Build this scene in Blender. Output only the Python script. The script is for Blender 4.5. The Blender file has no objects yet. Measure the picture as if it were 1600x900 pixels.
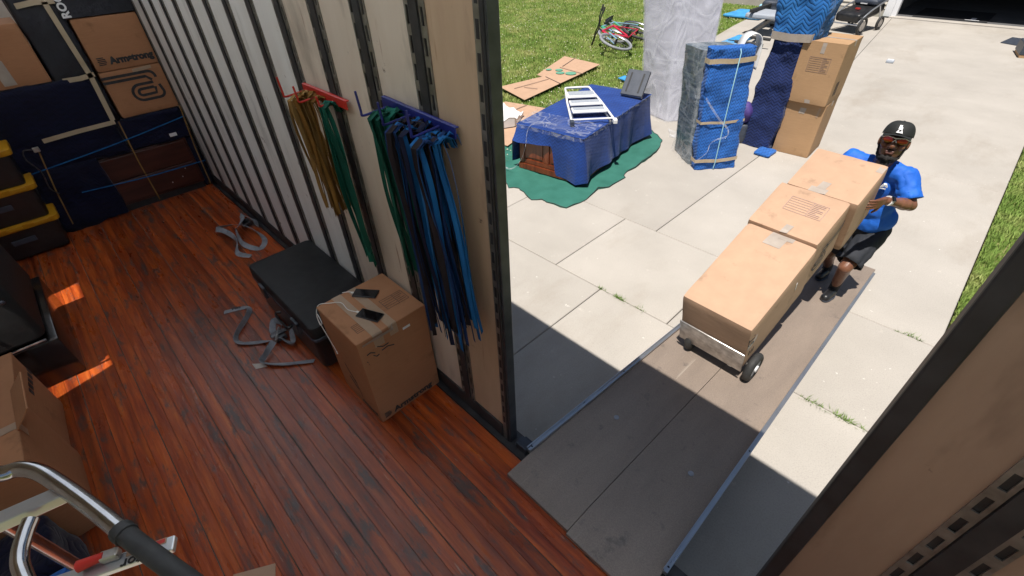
import bpy, bmesh, math, random
import numpy as np
from mathutils import Vector, Matrix, Euler, noise
random.seed(7); rng = np.random.default_rng(7)
scene = bpy.context.scene
COL = scene.collection
R = math.radians

# ------------------------------------------------------------------ camera, sky, sun, exposure
cam_data = bpy.data.cameras.new('camera')
cam_data.sensor_width = 36.0; cam_data.lens = 16.421
cam_data.clip_start = 0.02; cam_data.clip_end = 600.0
cam = bpy.data.objects.new('camera', cam_data); COL.objects.link(cam)
_f = Vector((-0.56405, 0.53118, -0.63221)).normalized()
_u = Vector((-0.43258, 0.46208, 0.77418)); _u = (_u - _u.dot(_f)*_f).normalized()
_r = _f.cross(_u)
cam.matrix_world = Matrix((( _r.x, _u.x, -_f.x, 0.94998), (_r.y, _u.y, -_f.y, -1.06535), (_r.z, _u.z, -_f.z, 2.50474), (0, 0, 0, 1)))
scene.camera = cam

SUN_DIR = Vector((-0.25, 1.0, -2.75)).normalized()
world = bpy.data.worlds.new('World'); scene.world = world; world.use_nodes = True
wn = world.node_tree; wn.nodes.clear()
sky = wn.nodes.new('ShaderNodeTexSky'); sky.sky_type = 'NISHITA'; sky.sun_disc = False
sky.sun_elevation = math.asin(-SUN_DIR.z); sky.sun_rotation = math.atan2(-SUN_DIR.x, -SUN_DIR.y)
bg = wn.nodes.new('ShaderNodeBackground'); bg.inputs['Strength'].default_value = 0.05
wo = wn.nodes.new('ShaderNodeOutputWorld')
wn.links.new(sky.outputs[0], bg.inputs['Color']); wn.links.new(bg.outputs[0], wo.inputs['Surface'])
sun_data = bpy.data.lights.new('sun', 'SUN'); sun_data.energy = 5.0; sun_data.angle = R(0.53); sun_data.color = (1.0, 0.945, 0.865)
sun = bpy.data.objects.new('sun', sun_data); COL.objects.link(sun)
sun.rotation_euler = SUN_DIR.to_track_quat('-Z', 'Y').to_euler(); sun.location = (4, -12, 30)
vs = scene.view_settings
vs.view_transform = 'Standard'; vs.look = 'None'; vs.exposure = 0.36; vs.gamma = 1.0; vs.use_curve_mapping = False
cy = scene.cycles
cy.use_denoising = True
try: cy.denoiser = 'OPENIMAGEDENOISE'
except Exception: pass
cy.max_bounces = 10; cy.diffuse_bounces = 6; cy.glossy_bounces = 4; cy.transparent_max_bounces = 12; cy.transmission_bounces = 4
cy.caustics_reflective = False; cy.caustics_refractive = False; cy.sample_clamp_indirect = 6.0

G = -0.60           # driveway level, the truck floor being 0
SL = -0.141         # slope of the loading ramp

# ------------------------------------------------------------------ helpers
def link(o):
    COL.objects.link(o); return o
def tag(o, label=None, cat=None, group=None, kind=None):
    if label: o['label'] = label
    if cat: o['category'] = cat
    if group: o['group'] = group
    if kind: o['kind'] = kind
    return o
def thing(name, label, cat, loc=(0, 0, 0), rot=(0, 0, 0), group=None):
    o = bpy.data.objects.new(name, None); link(o); o.empty_display_size = 0.1
    o.location = loc; o.rotation_euler = rot
    return tag(o, label, cat, group)
def inv_of(p):
    m = Matrix.LocRotScale(p.location, p.rotation_euler, p.scale)
    if p.parent: m = mat_of(p.parent) @ m
    return m.inverted()
def mat_of(p):
    m = Matrix.LocRotScale(p.location, p.rotation_euler, p.scale)
    return mat_of(p.parent) @ m if p.parent else m
class MB:
    """collects verts and faces; build() links them as one mesh object"""
    def __init__(s): s.v = []; s.f = []
    def add(s, vs_, fs_):
        b = len(s.v); s.v += [Vector(q) for q in vs_]; s.f += [tuple(i + b for i in f) for f in fs_]; return s
    def box(s, a, b, M=None):
        x0, y0, z0 = a; x1, y1, z1 = b
        v = [Vector(q) for q in ((x0,y0,z0),(x1,y0,z0),(x1,y1,z0),(x0,y1,z0),(x0,y0,z1),(x1,y0,z1),(x1,y1,z1),(x0,y1,z1))]
        if M: v = [M @ q for q in v]
        return s.add(v, [(3,2,1,0),(4,5,6,7),(0,1,5,4),(1,2,6,5),(2,3,7,6),(3,0,4,7)])
    def tube(s, pts, r, n=8, closed=False, cap=True):
        pts = [Vector(p) for p in pts]; N = len(pts)
        rr = r if isinstance(r, (list, tuple)) else [r]*N
        prev = None; rings = []
        for i, p in enumerate(pts):
            if closed: t = (pts[(i+1) % N] - pts[i-1])
            else: t = (pts[min(i+1, N-1)] - pts[max(i-1, 0)])
            t = t.normalized() if t.length > 1e-9 else Vector((0,0,1))
            if prev is None:
                a = Vector((0,0,1)) if abs(t.z) < .9 else Vector((1,0,0))
                prev = (a - a.dot(t)*t).normalized()
            else:
                prev = prev - prev.dot(t)*t
                prev = prev.normalized() if prev.length > 1e-6 else t.orthogonal().normalized()
            b = t.cross(prev)
            rings.append([p + (prev*math.cos(2*math.pi*k/n) + b*math.sin(2*math.pi*k/n))*rr[i] for k in range(n)])
        fs_ = []
        for i in range(N if closed else N-1):
            j = (i+1) % N
            for k in range(n): fs_.append((i*n+k, i*n+(k+1) % n, j*n+(k+1) % n, j*n+k))
        if cap and not closed: fs_ += [tuple(range(n))[::-1], tuple((N-1)*n+k for k in range(n))]
        return s.add([q for rg in rings for q in rg], fs_)
    def ribbon(s, pts, wdir, w, th=0.002):
        pts = [Vector(p) for p in pts]; N = len(pts); vv = []; ff = []
        wd = wdir if isinstance(wdir, list) else [wdir]*N
        ww = w if isinstance(w, (list, tuple)) else [w]*N
        for i, p in enumerate(pts):
            d = Vector(wd[i]).normalized()
            t = (pts[min(i+1, N-1)] - pts[max(i-1, 0)]).normalized()
            n = t.cross(d); n = n.normalized() if n.length > 1e-6 else Vector((0,0,1))
            vv += [p-d*ww[i]/2-n*th/2, p+d*ww[i]/2-n*th/2, p+d*ww[i]/2+n*th/2, p-d*ww[i]/2+n*th/2]
        for i in range(N-1):
            for k in range(4): ff.append((i*4+k, i*4+(k+1) % 4, i*4+4+(k+1) % 4, i*4+4+k))
        ff += [(3,2,1,0), tuple((N-1)*4+k for k in range(4))]
        return s.add(vv, ff)
    def disc(s, c, r, n=16, z=None, axis=Vector((0,0,1)), h=0.003):
        axis = Vector(axis).normalized(); a = axis.orthogonal().normalized(); b = axis.cross(a); c = Vector(c)
        v = [c + (a*math.cos(2*math.pi*k/n)+b*math.sin(2*math.pi*k/n))*r for k in range(n)]
        v2 = [q + axis*h for q in v]
        return s.add(v+v2, [tuple(range(n))[::-1], tuple(range(n, 2*n))] + [(k, (k+1) % n, n+(k+1) % n, n+k) for k in range(n)])
    def torus(s, c, axis, R_, r, n=28, m=8, squash=1.0):
        axis = Vector(axis).normalized(); a = axis.orthogonal().normalized(); b = axis.cross(a); c = Vector(c); vv = []; ff = []
        for i in range(n):
            t = 2*math.pi*i/n; d = a*math.cos(t)+b*math.sin(t)
            for k in range(m):
                u = 2*math.pi*k/m; vv.append(c + d*(R_+r*math.cos(u)) + axis*(r*squash*math.sin(u)))
        for i in range(n):
            for k in range(m): ff.append((i*m+k, ((i+1) % n)*m+k, ((i+1) % n)*m+(k+1) % m, i*m+(k+1) % m))
        return s.add(vv, ff)
    def loft(s, rings, cap=True, closed=True):
        n = len(rings[0]); ff = []
        for i in range(len(rings)-1):
            for k in range(n if closed else n-1): ff.append((i*n+k, i*n+(k+1) % n, (i+1)*n+(k+1) % n, (i+1)*n+k))
        if cap: ff += [tuple(range(n))[::-1], tuple((len(rings)-1)*n+k for k in range(n))]
        return s.add([q for r_ in rings for q in r_], ff)
    def mesh(s, name, inv=None):
        me = bpy.data.meshes.new(name)
        me.from_pydata([(inv @ q)[:] if inv else q[:] for q in s.v], [], s.f); me.validate(); me.update(); return me
    def build(s, name, mat, parent=None, world=False, smooth=False, bevel=0, seg=2, angle=R(40)):
        inv = inv_of(parent) if (world and parent) else None
        me = s.mesh(name, inv)
        if bevel:
            bm = bmesh.new(); bm.from_mesh(me)
            bmesh.ops.bevel(bm, geom=bm.edges[:], offset=bevel, segments=seg, affect='EDGES', profile=0.5, clamp_overlap=True)
            bm.to_mesh(me); bm.free()
        else:
            bm = bmesh.new(); bm.from_mesh(me); bmesh.ops.recalc_face_normals(bm, faces=bm.faces[:]); bm.to_mesh(me); bm.free()
        if smooth: me.shade_smooth()
        if smooth and angle:
            try: me.set_sharp_from_angle(angle=angle)
            except Exception: pass
        me.materials.append(mat)
        o = bpy.data.objects.new(name, me); link(o)
        if parent: o.parent = parent
        return o
def put(name, me, mat, parent=None):
    if mat and not me.materials: me.materials.append(mat)
    o = bpy.data.objects.new(name, me); link(o)
    if parent: o.parent = parent
    return o
def copy_tree(o, parent=None):
    c = o.copy(); link(c); c.parent = parent
    for ch in [q for q in bpy.data.objects if q.parent == o]: copy_tree(ch, c)
    return c
def text_mesh(body, size=1.0, depth=0.0008, shear=0.0, spacing=1.0, bold=0.0):
    cu = bpy.data.curves.new('lettering', 'FONT'); cu.body = body; cu.size = size; cu.extrude = depth; cu.shear = shear
    cu.space_character = spacing; cu.offset = bold; cu.align_x = 'LEFT'; cu.resolution_u = 3
    t = bpy.data.objects.new('lettering_tmp', cu); link(t)
    dg = bpy.context.evaluated_depsgraph_get()
    me = bpy.data.meshes.new_from_object(t.evaluated_get(dg)); bpy.data.objects.remove(t); bpy.data.curves.remove(cu)
    me.name = 'lettering'; me.materials.clear(); return me
def letters(body, parent, mat, M, width=None, size=0.1, name='lettering', **kw):
    """text whose local x/y plane is mapped by M (parent space); scaled to width"""
    me = text_mesh(body, size, **kw)
    if width:
        xs = [v.co.x for v in me.vertices]; k = width/(max(xs)-min(xs)); x0 = min(xs)
        for v in me.vertices: v.co = Vector(((v.co.x-x0)*k, v.co.y*k, v.co.z))
    me.transform(M)
    return put(name, me, mat, parent)
def frame(o, x, y):
    """matrix with origin o, x axis x and y axis y (z = x cross y)"""
    x = Vector(x).normalized(); y = Vector(y); y = (y - y.dot(x)*x).normalized(); z = x.cross(y); o = Vector(o)
    return Matrix(((x.x,y.x,z.x,o.x),(x.y,y.y,z.y,o.y),(x.z,y.z,z.z,o.z),(0,0,0,1)))
def nz(x, y, z, s=1.0, seed=0.0):
    return noise.noise(Vector((x*s+seed, y*s+seed*1.7, z*s-seed)))
def fbm(x, y, z, s=1.0, seed=0.0, octs=3):
    a = 1; t = 0
    for i in range(octs): t += a*nz(x, y, z, s*(2**i), seed+i*9.1); a *= .5
    return t

# ------------------------------------------------------------------ materials
def new_mat(name):
    m = bpy.data.materials.new(name); m.use_nodes = True
    nt = m.node_tree; b = nt.nodes['Principled BSDF']; return m, nt, b
def N(nt, kind, **kw):
    n = nt.nodes.new(kind)
    for k, v in kw.items():
        if k.startswith('i_'): n.inputs[k[2:].replace('_', ' ')].default_value = v
        else: setattr(n, k, v)
    return n
def ramp(nt, src, stops):
    r = nt.nodes.new('ShaderNodeValToRGB'); el = r.color_ramp.elements
    while len(el) < len(stops): el.new(0.5)
    for e, (p, c) in zip(el, stops): e.position = p; e.color = (c[0], c[1], c[2], 1) if len(c) == 3 else c
    nt.links.new(src, r.inputs['Fac']); return r
def coords(nt, stretch=(1,1,1), kind='Object', rand=False):
    tc = nt.nodes.new('ShaderNodeTexCoord'); mp = nt.nodes.new('ShaderNodeMapping'); mp.inputs['Scale'].default_value = stretch
    nt.links.new(tc.outputs[kind], mp.inputs['Vector'])
    if rand:
        oi = nt.nodes.new('ShaderNodeObjectInfo'); mu = N(nt, 'ShaderNodeMath', operation='MULTIPLY'); mu.inputs[1].default_value = 37.0
        nt.links.new(oi.outputs['Random'], mu.inputs[0]); nt.links.new(mu.outputs[0], mp.inputs['Location'])
    return mp.outputs[0]
def tex(nt, vec, scale, detail=4, rough=.55, dist=0.0):
    n = nt.nodes.new('ShaderNodeTexNoise'); n.inputs['Scale'].default_value = scale; n.inputs['Detail'].default_value = detail
    n.inputs['Roughness'].default_value = rough; n.inputs['Distortion'].default_value = dist
    nt.links.new(vec, n.inputs['Vector']); return n.outputs['Fac']
def bump(nt, b, h, strength, dist=0.01, prev=None):
    n = nt.nodes.new('ShaderNodeBump'); n.inputs['Strength'].default_value = strength; n.inputs['Distance'].default_value = dist
    nt.links.new(h, n.inputs['Height'])
    if prev is not None: nt.links.new(prev.outputs[0], n.inputs['Normal'])
    nt.links.new(n.outputs[0], b.inputs['Normal']); return n
def mixc(nt, fac, a, b, mode='MIX'):
    m = nt.nodes.new('ShaderNodeMix'); m.data_type = 'RGBA'; m.blend_type = mode
    for s_, v in ((0, fac), (6, a), (7, b)):
        if hasattr(v, 'node') : nt.links.new(v, m.inputs[s_])
        elif s_ == 0: m.inputs[0].default_value = v
        else: m.inputs[s_].default_value = (v[0], v[1], v[2], 1)
    return m.outputs[2]
def pm(name, c1, c2=None, scale=6, rough=.6, bmp=0.0, bscale=40, metal=0.0, spec=.5, stretch=(1,1,1), rr=0.0, rand=False, bdist=.004, coat=0.0):
    m, nt, b = new_mat(name)
    c2 = c2 or tuple(min(1, q*1.25) for q in c1)
    v = coords(nt, stretch, rand=rand)
    f = tex(nt, v, scale, 5)
    r = ramp(nt, f, [(.3, c1), (.7, c2)])
    nt.links.new(r.outputs[0], b.inputs['Base Color'])
    b.inputs['Roughness'].default_value = rough; b.inputs['Metallic'].default_value = metal; b.inputs['Specular IOR Level'].default_value = spec
    b.inputs['Coat Weight'].default_value = coat
    if rr:
        mr = N(nt, 'ShaderNodeMapRange'); mr.inputs['To Min'].default_value = max(.02, rough-rr); mr.inputs['To Max'].default_value = min(1, rough+rr)
        nt.links.new(tex(nt, v, scale*2.3, 4), mr.inputs['Value']); nt.links.new(mr.outputs[0], b.inputs['Roughness'])
    if bmp: bump(nt, b, tex(nt, v, bscale, 4), bmp, bdist)
    return m
M = {}
def cardboard(name, c, dark=.8):
    m, nt, b = new_mat(name); v = coords(nt, rand=True)
    a = tex(nt, v, 2.2, 5); r = ramp(nt, a, [(.25, tuple(q*dark for q in c)), (.75, c)])
    g = tex(nt, coords(nt, (1,1,14), rand=True), 9, 3); col = mixc(nt, .22, r.outputs[0], ramp(nt, g, [(.3, tuple(q*.7 for q in c)), (.7, tuple(min(1,q*1.15) for q in c))]).outputs[0])
    st = ramp(nt, tex(nt, v, 5.5, 6, .65), [(.60, (0,0,0)), (.74, (1,1,1))]); col = mixc(nt, st.outputs[0], col, tuple(q*.62 for q in c))
    nt.links.new(col, b.inputs['Base Color']); b.inputs['Roughness'].default_value = .75; b.inputs['Specular IOR Level'].default_value = .25
    w = N(nt, 'ShaderNodeTexWave', wave_type='BANDS', bands_direction='X'); w.inputs['Scale'].default_value = 45; w.inputs['Distortion'].default_value = 1.2
    nt.links.new(v, w.inputs['Vector']); b0 = bump(nt, b, w.outputs['Fac'], .06, .002); bump(nt, b, tex(nt, v, 7, 4), .25, .01, b0)
    return m
M['card'] = cardboard('cardboard', (.46, .285, .155))
M['card_red'] = cardboard('cardboard_inside', (.42, .20, .10))
M['card_pale'] = cardboard('cardboard_pale', (.50, .325, .22), .90)
M['tape'] = pm('packing_tape', (.32, .215, .14), (.39, .27, .18), 8, .35, .1, 30)
M['tape_tan'] = pm('paper_tape', (.42, .33, .22), (.52, .42, .29), 8, .45, .2, 30)
M['tape_grey'] = pm('tape_grey', (.34, .29, .25), (.43, .37, .32), 9, .4, .2, 30)
M['ink'] = pm('black_ink', (.018, .018, .02), (.04, .04, .045), 40, .7)
M['ink_soft'] = pm('faded_ink', (.20, .135, .11), (.27, .18, .14), 40, .8)
M['ink_violet'] = pm('violet_ink', (.27, .19, .21), (.35, .25, .26), 40, .8)
M['white_ink'] = pm('white_ink', (.75, .75, .75), (.8, .8, .8), 20, .5)
M['ink_green'] = pm('green_ink', (.10, .28, .19), (.14, .34, .24), 30, .8)

def floor_wood():
    m, nt, b = new_mat('worn_red_floor_boards')
    oi = nt.nodes.new('ShaderNodeObjectInfo')
    v = coords(nt, (.55, 8, 9), rand=True); v2 = coords(nt, (.04, 20, 10), rand=True); v3 = coords(nt, (1, 1, 1)); v4 = coords(nt, (1.0, 3.6, 3), rand=True)
    g = tex(nt, v, 3.0, 9, .72, .2)
    base = ramp(nt, g, [(.26, (.055, .012, .005)), (.40, (.27, .040, .009)), (.56, (.47, .088, .014)), (.75, (.60, .165, .032))])
    strip = ramp(nt, tex(nt, v2, 1.3, 2, .4), [(.36, (.55, .5, .5)), (.60, (1.0, 1.0, 1.0))])
    col = mixc(nt, .75, base.outputs[0], strip.outputs[0], 'MULTIPLY')
    worn = ramp(nt, tex(nt, v4, 3.2, 10, .74), [(.53, (0,0,0)), (.62, (1,1,1))])
    col = mixc(nt, worn.outputs[0], col, (.10, .055, .045))
    dirt = ramp(nt, tex(nt, v3, .9, 6, .7), [(.52, (0,0,0)), (.80, (.7,.7,.7))]); col = mixc(nt, dirt.outputs[0], col, (.05, .026, .018))
    sc = ramp(nt, tex(nt, coords(nt, (4.5, 34, 9), rand=True), 2.2, 5), [(.66, (0,0,0)), (.72, (.6,.6,.6))]); col = mixc(nt, sc.outputs[0], col, (.40, .25, .17))
    rnd = N(nt, 'ShaderNodeMapRange'); rnd.inputs['To Min'].default_value = .66; rnd.inputs['To Max'].default_value = 1.12
    nt.links.new(oi.outputs['Random'], rnd.inputs['Value']); hs = N(nt, 'ShaderNodeHueSaturation'); nt.links.new(rnd.outputs[0], hs.inputs['Value']); nt.links.new(col, hs.inputs['Color'])
    nt.links.new(hs.outputs[0], b.inputs['Base Color'])
    mr = N(nt, 'ShaderNodeMapRange'); mr.inputs['To Min'].default_value = .16; mr.inputs['To Max'].default_value = .46
    nt.links.new(tex(nt, v4, 3.0, 6), mr.inputs['Value']); nt.links.new(mr.outputs[0], b.inputs['Roughness'])
    b0 = bump(nt, b, tex(nt, v, 4, 6, .65), .35, .006); bump(nt, b, tex(nt, v4, 6, 6), .25, .006, b0)
    return m
M['floor'] = floor_wood()
M['seam_dust'] = pm('dusty_plank_joint', (.05, .042, .038), (.16, .135, .115), 9, .9, .3, 60, stretch=(.4, 1, 1))
def plywood(name, c, c2):
    m, nt, b = new_mat(name); v = coords(nt, (3, 1, .6), rand=True); w = coords(nt, rand=True)
    r = ramp(nt, tex(nt, v, 2.4, 5, .6), [(.25, c2), (.72, c)])
    sm = ramp(nt, tex(nt, coords(nt, (2.0, 1, .55), rand=True), 2.6, 5, .62), [(.56, (0,0,0)), (.78, (1,1,1))]); col = mixc(nt, sm.outputs[0], r.outputs[0], tuple(q*.55 for q in c2))
    sp = ramp(nt, tex(nt, w, 9, 6, .7), [(.66, (0,0,0)), (.72, (1,1,1))]); col = mixc(nt, sp.outputs[0], col, (.14, .09, .06))
    st = ramp(nt, tex(nt, coords(nt, (9, 1, .7), rand=True), 3, 3), [(.70, (0,0,0)), (.76, (.8,.8,.8))]); col = mixc(nt, st.outputs[0], col, (.33, .19, .11))
    nt.links.new(col, b.inputs['Base Color']); b.inputs['Roughness'].default_value = .42
    bump(nt, b, tex(nt, v, 12, 5), .12, .004); return m
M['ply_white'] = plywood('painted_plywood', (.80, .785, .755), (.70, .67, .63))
M['ply_cream'] = plywood('cream_plywood_light_tint', (.70, .61, .51), (.60, .50, .40))
M['ply_tan'] = plywood('tan_plywood_light_tint', (.56, .41, .28), (.44, .30, .20))  # cream and tan: wall plywood with the warm light tinted in
M['ply_brown'] = plywood('brown_plywood', (.37, .245, .175), (.27, .17, .12))
M['steel'] = pm('galvanised_track_steel', (.15, .14, .125), (.33, .31, .28), 14, .42, .15, 60, metal=.65, rr=.12)
M['steel_dark'] = pm('dark_post_steel', (.018, .018, .022), (.05, .048, .05), 9, .5, .1, 50, metal=.2)
M['black_edge'] = pm('door_edge_rubber', (.012, .012, .014), (.03, .03, .034), 12, .55, .1, 60)
M['edge_steel'] = pm('door_edge_steel', (.035, .04, .05), (.085, .09, .105), 10, .35, .1, 50, metal=.5)
M['truck_skin'] = pm('truck_skin', (.62, .62, .62), (.7, .7, .7), 3, .4)
def roof_fill_mat():
    m, nt, b = new_mat('added_translucent_fill'); out = nt.nodes['Material Output']; nt.nodes.remove(b)
    t = nt.nodes.new('ShaderNodeBsdfTranslucent'); t.inputs[0].default_value = (.84, .89, .95, 1)
    d = nt.nodes.new('ShaderNodeBsdfDiffuse'); d.inputs[0].default_value = (.7, .7, .68, 1)
    n = tex(nt, coords(nt), 1.5, 3); r = ramp(nt, n, [(.3, (.14,.14,.14)), (.7, (.20,.20,.20))])
    mx = nt.nodes.new('ShaderNodeMixShader'); nt.links.new(r.outputs[0], mx.inputs[0]); nt.links.new(t.outputs[0], mx.inputs[1]); nt.links.new(d.outputs[0], mx.inputs[2])
    nt.links.new(mx.outputs[0], out.inputs['Surface']); return m
M['roof'] = roof_fill_mat()
def concrete():
    m, nt, b = new_mat('driveway_concrete'); v = coords(nt, rand=True); w = coords(nt)
    a = ramp(nt, tex(nt, w, .9, 6, .6), [(.3, (.375, .348, .315)), (.7, (.450, .418, .380))])
    sp = ramp(nt, tex(nt, w, 95, 3, .7), [(.32, (.82,.82,.82)), (.5, (1,1,1)), (.72, (1.07,1.07,1.06))]); col = mixc(nt, .8, a.outputs[0], sp.outputs[0], 'MULTIPLY')
    pt = ramp(nt, tex(nt, w, 7, 6, .72), [(.64, (0,0,0)), (.76, (.55,.55,.55))]); col = mixc(nt, pt.outputs[0], col, (.62, .58, .52))
    st = ramp(nt, tex(nt, coords(nt, (1, .45, 1)), .8, 7, .7), [(.52, (0,0,0)), (.78, (.75,.75,.75))]); col = mixc(nt, st.outputs[0], col, (.29, .25, .205))
    wl = ramp(nt, tex(nt, w, 24, 2, .5), [(.755, (0,0,0)), (.78, (.8,.8,.8))]); col = mixc(nt, wl.outputs[0], col, (.70, .68, .64))
    oi = nt.nodes.new('ShaderNodeObjectInfo'); rn = N(nt, 'ShaderNodeMapRange'); rn.inputs['To Min'].default_value = .94; rn.inputs['To Max'].default_value = 1.05
    nt.links.new(oi.outputs['Random'], rn.inputs['Value']); hs = N(nt, 'ShaderNodeHueSaturation'); nt.links.new(rn.outputs[0], hs.inputs['Value']); nt.links.new(col, hs.inputs['Color'])
    nt.links.new(hs.outputs[0], b.inputs['Base Color']); b.inputs['Roughness'].default_value = .85; b.inputs['Specular IOR Level'].default_value = .25
    b0 = bump(nt, b, tex(nt, w, 120, 3), .25, .003); bump(nt, b, tex(nt, w, 3, 5), .15, .01, b0); return m
M['concrete'] = concrete()
M['soil'] = pm('joint_soil', (.09, .07, .05), (.14, .11, .08), 20, .95, .5, 60)
def grass_ground():
    m, nt, b = new_mat('lawn_ground'); w = coords(nt)
    a = ramp(nt, tex(nt, w, 1.1, 6, .62), [(.30, (.10, .15, .035)), (.5, (.19, .22, .07)), (.70, (.34, .31, .15))])
    f = ramp(nt, tex(nt, w, 38, 4, .7), [(.35, (.55,.55,.5)), (.65, (1.25,1.25,1.2))]); col = mixc(nt, 1.0, a.outputs[0], f.outputs[0], 'MULTIPLY')
    nt.links.new(col, b.inputs['Base Color']); b.inputs['Roughness'].default_value = .95; b.inputs['Specular IOR Level'].default_value = .1
    bump(nt, b, tex(nt, w, 55, 4), .8, .03); return m
M['lawn'] = grass_ground()
def blade_mat():
    m, nt, b = new_mat('grass_blades'); w = coords(nt)
    a = ramp(nt, tex(nt, w, 1.3, 5, .62), [(.28, (.15, .27, .05)), (.50, (.26, .37, .09)), (.69, (.48, .48, .20))])
    nt.links.new(a.outputs[0], b.inputs['Base Color']); b.inputs['Roughness'].default_value = .7; b.inputs['Specular IOR Level'].default_value = .2
    b.inputs['Transmission Weight'].default_value = 0; return m
M['blade'] = blade_mat()
M['clover'] = pm('clover_flower', (.55, .52, .40), (.65, .62, .5), 9, .8)
M['weed'] = pm('weed_green', (.10, .19, .035), (.20, .29, .07), 30, .7)
def ramp_mat():
    m, nt, b = new_mat('ramp_deck'); w = coords(nt); v = coords(nt, (2.5, .5, 1))
    a = ramp(nt, tex(nt, v, 2, 6, .62), [(.28, (.215, .172, .142)), (.7, (.285, .228, .186))])
    s = ramp(nt, tex(nt, w, 7, 6, .7), [(.60, (0,0,0)), (.70, (.65,.65,.65))]); col = mixc(nt, s.outputs[0], a.outputs[0], (.10, .085, .08))
    f = ramp(nt, tex(nt, w, 180, 2), [(.35, (.86,.86,.86)), (.65, (1.1,1.1,1.1))]); col = mixc(nt, 1.0, col, f.outputs[0], 'MULTIPLY')
    k = ramp(nt, tex(nt, coords(nt, (14, .6, 1)), 2, 3), [(.70, (0,0,0)), (.76, (.5,.5,.5))]); col = mixc(nt, k.outputs[0], col, (.42, .37, .32))
    nt.links.new(col, b.inputs['Base Color']); b.inputs['Roughness'].default_value = .6
    b0 = bump(nt, b, tex(nt, w, 200, 2), .3, .002); bump(nt, b, tex(nt, v, 5, 5), .12, .01, b0); return m
M['ramp'] = ramp_mat()
M['alu'] = pm('aluminium', (.50, .52, .55), (.68, .70, .73), 12, .32, .08, 60, metal=.85, rr=.12, stretch=(1, .2, 1))
M['alu_worn'] = pm('worn_aluminium', (.28, .26, .25), (.62, .60, .58), 16, .38, .25, 70, metal=.8, rr=.15)
M['chrome'] = pm('polished_tube', (.34, .34, .36), (.5, .5, .51), 20, .16, .05, 80, metal=1.0, rr=.06)
M['rubber'] = pm('black_rubber', (.018, .018, .019), (.04, .04, .04), 20, .7, .3, 60)
M['blackp'] = pm('black_plastic', (.010, .010, .011), (.022, .022, .024), 15, .38, .1, 90)
M['blackcase'] = pm('black_case_lid', (.012, .012, .013), (.022, .022, .023), 12, .6, .35, 160, bdist=.002, spec=.3)
M['blackgloss'] = pm('glossy_black', (.008, .007, .008), (.014, .012, .012), 4, .16)
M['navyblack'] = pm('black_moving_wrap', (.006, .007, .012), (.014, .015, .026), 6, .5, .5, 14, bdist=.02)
M['screen'] = pm('phone_glass', (.004, .004, .005), (.006, .006, .008), 3, .08)
M['white_cable'] = pm('white_cable', (.7, .69, .66), (.78, .77, .74), 9, .4)
M['red_paint'] = pm('red_paint', (.42, .018, .012), (.5, .03, .02), 14, .4, .1, 40)
M['blue_paint'] = pm('blue_paint', (.008, .013, .12), (.014, .022, .18), 14, .42, .1, 40)
M['yellow'] = pm('yellow_lid', (.46, .21, .008), (.56, .28, .014), 8, .4, .1, 40)
M['strap_grey'] = pm('grey_webbing', (.15, .155, .175), (.30, .31, .34), 14, .6, .4, 220, stretch=(1,1,1))
M['darkmetal'] = pm('dark_buckle', (.05, .05, .055), (.16, .16, .17), 30, .4, .2, 60, metal=.8)
for k, (a, b_) in dict(gold=((.13, .060, .014), (.27, .14, .035)), gold2=((.20, .11, .035), (.33, .20, .07)), green=((.006, .045, .032), (.012, .09, .06)), green2=((.010, .085, .06), (.02, .15, .105)),
                       sblue=((.010, .075, .22), (.018, .14, .36)), snavy=((.008, .010, .026), (.016, .02, .05)), sblack=((.012, .010, .012), (.03, .022, .025)), sdeep=((.008, .022, .075), (.016, .045, .14))).items():
    M[k] = pm('band_'+k, a, b_, 18, .8, .25, 90, stretch=(1, 1, .25), rand=True, spec=.12)
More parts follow.
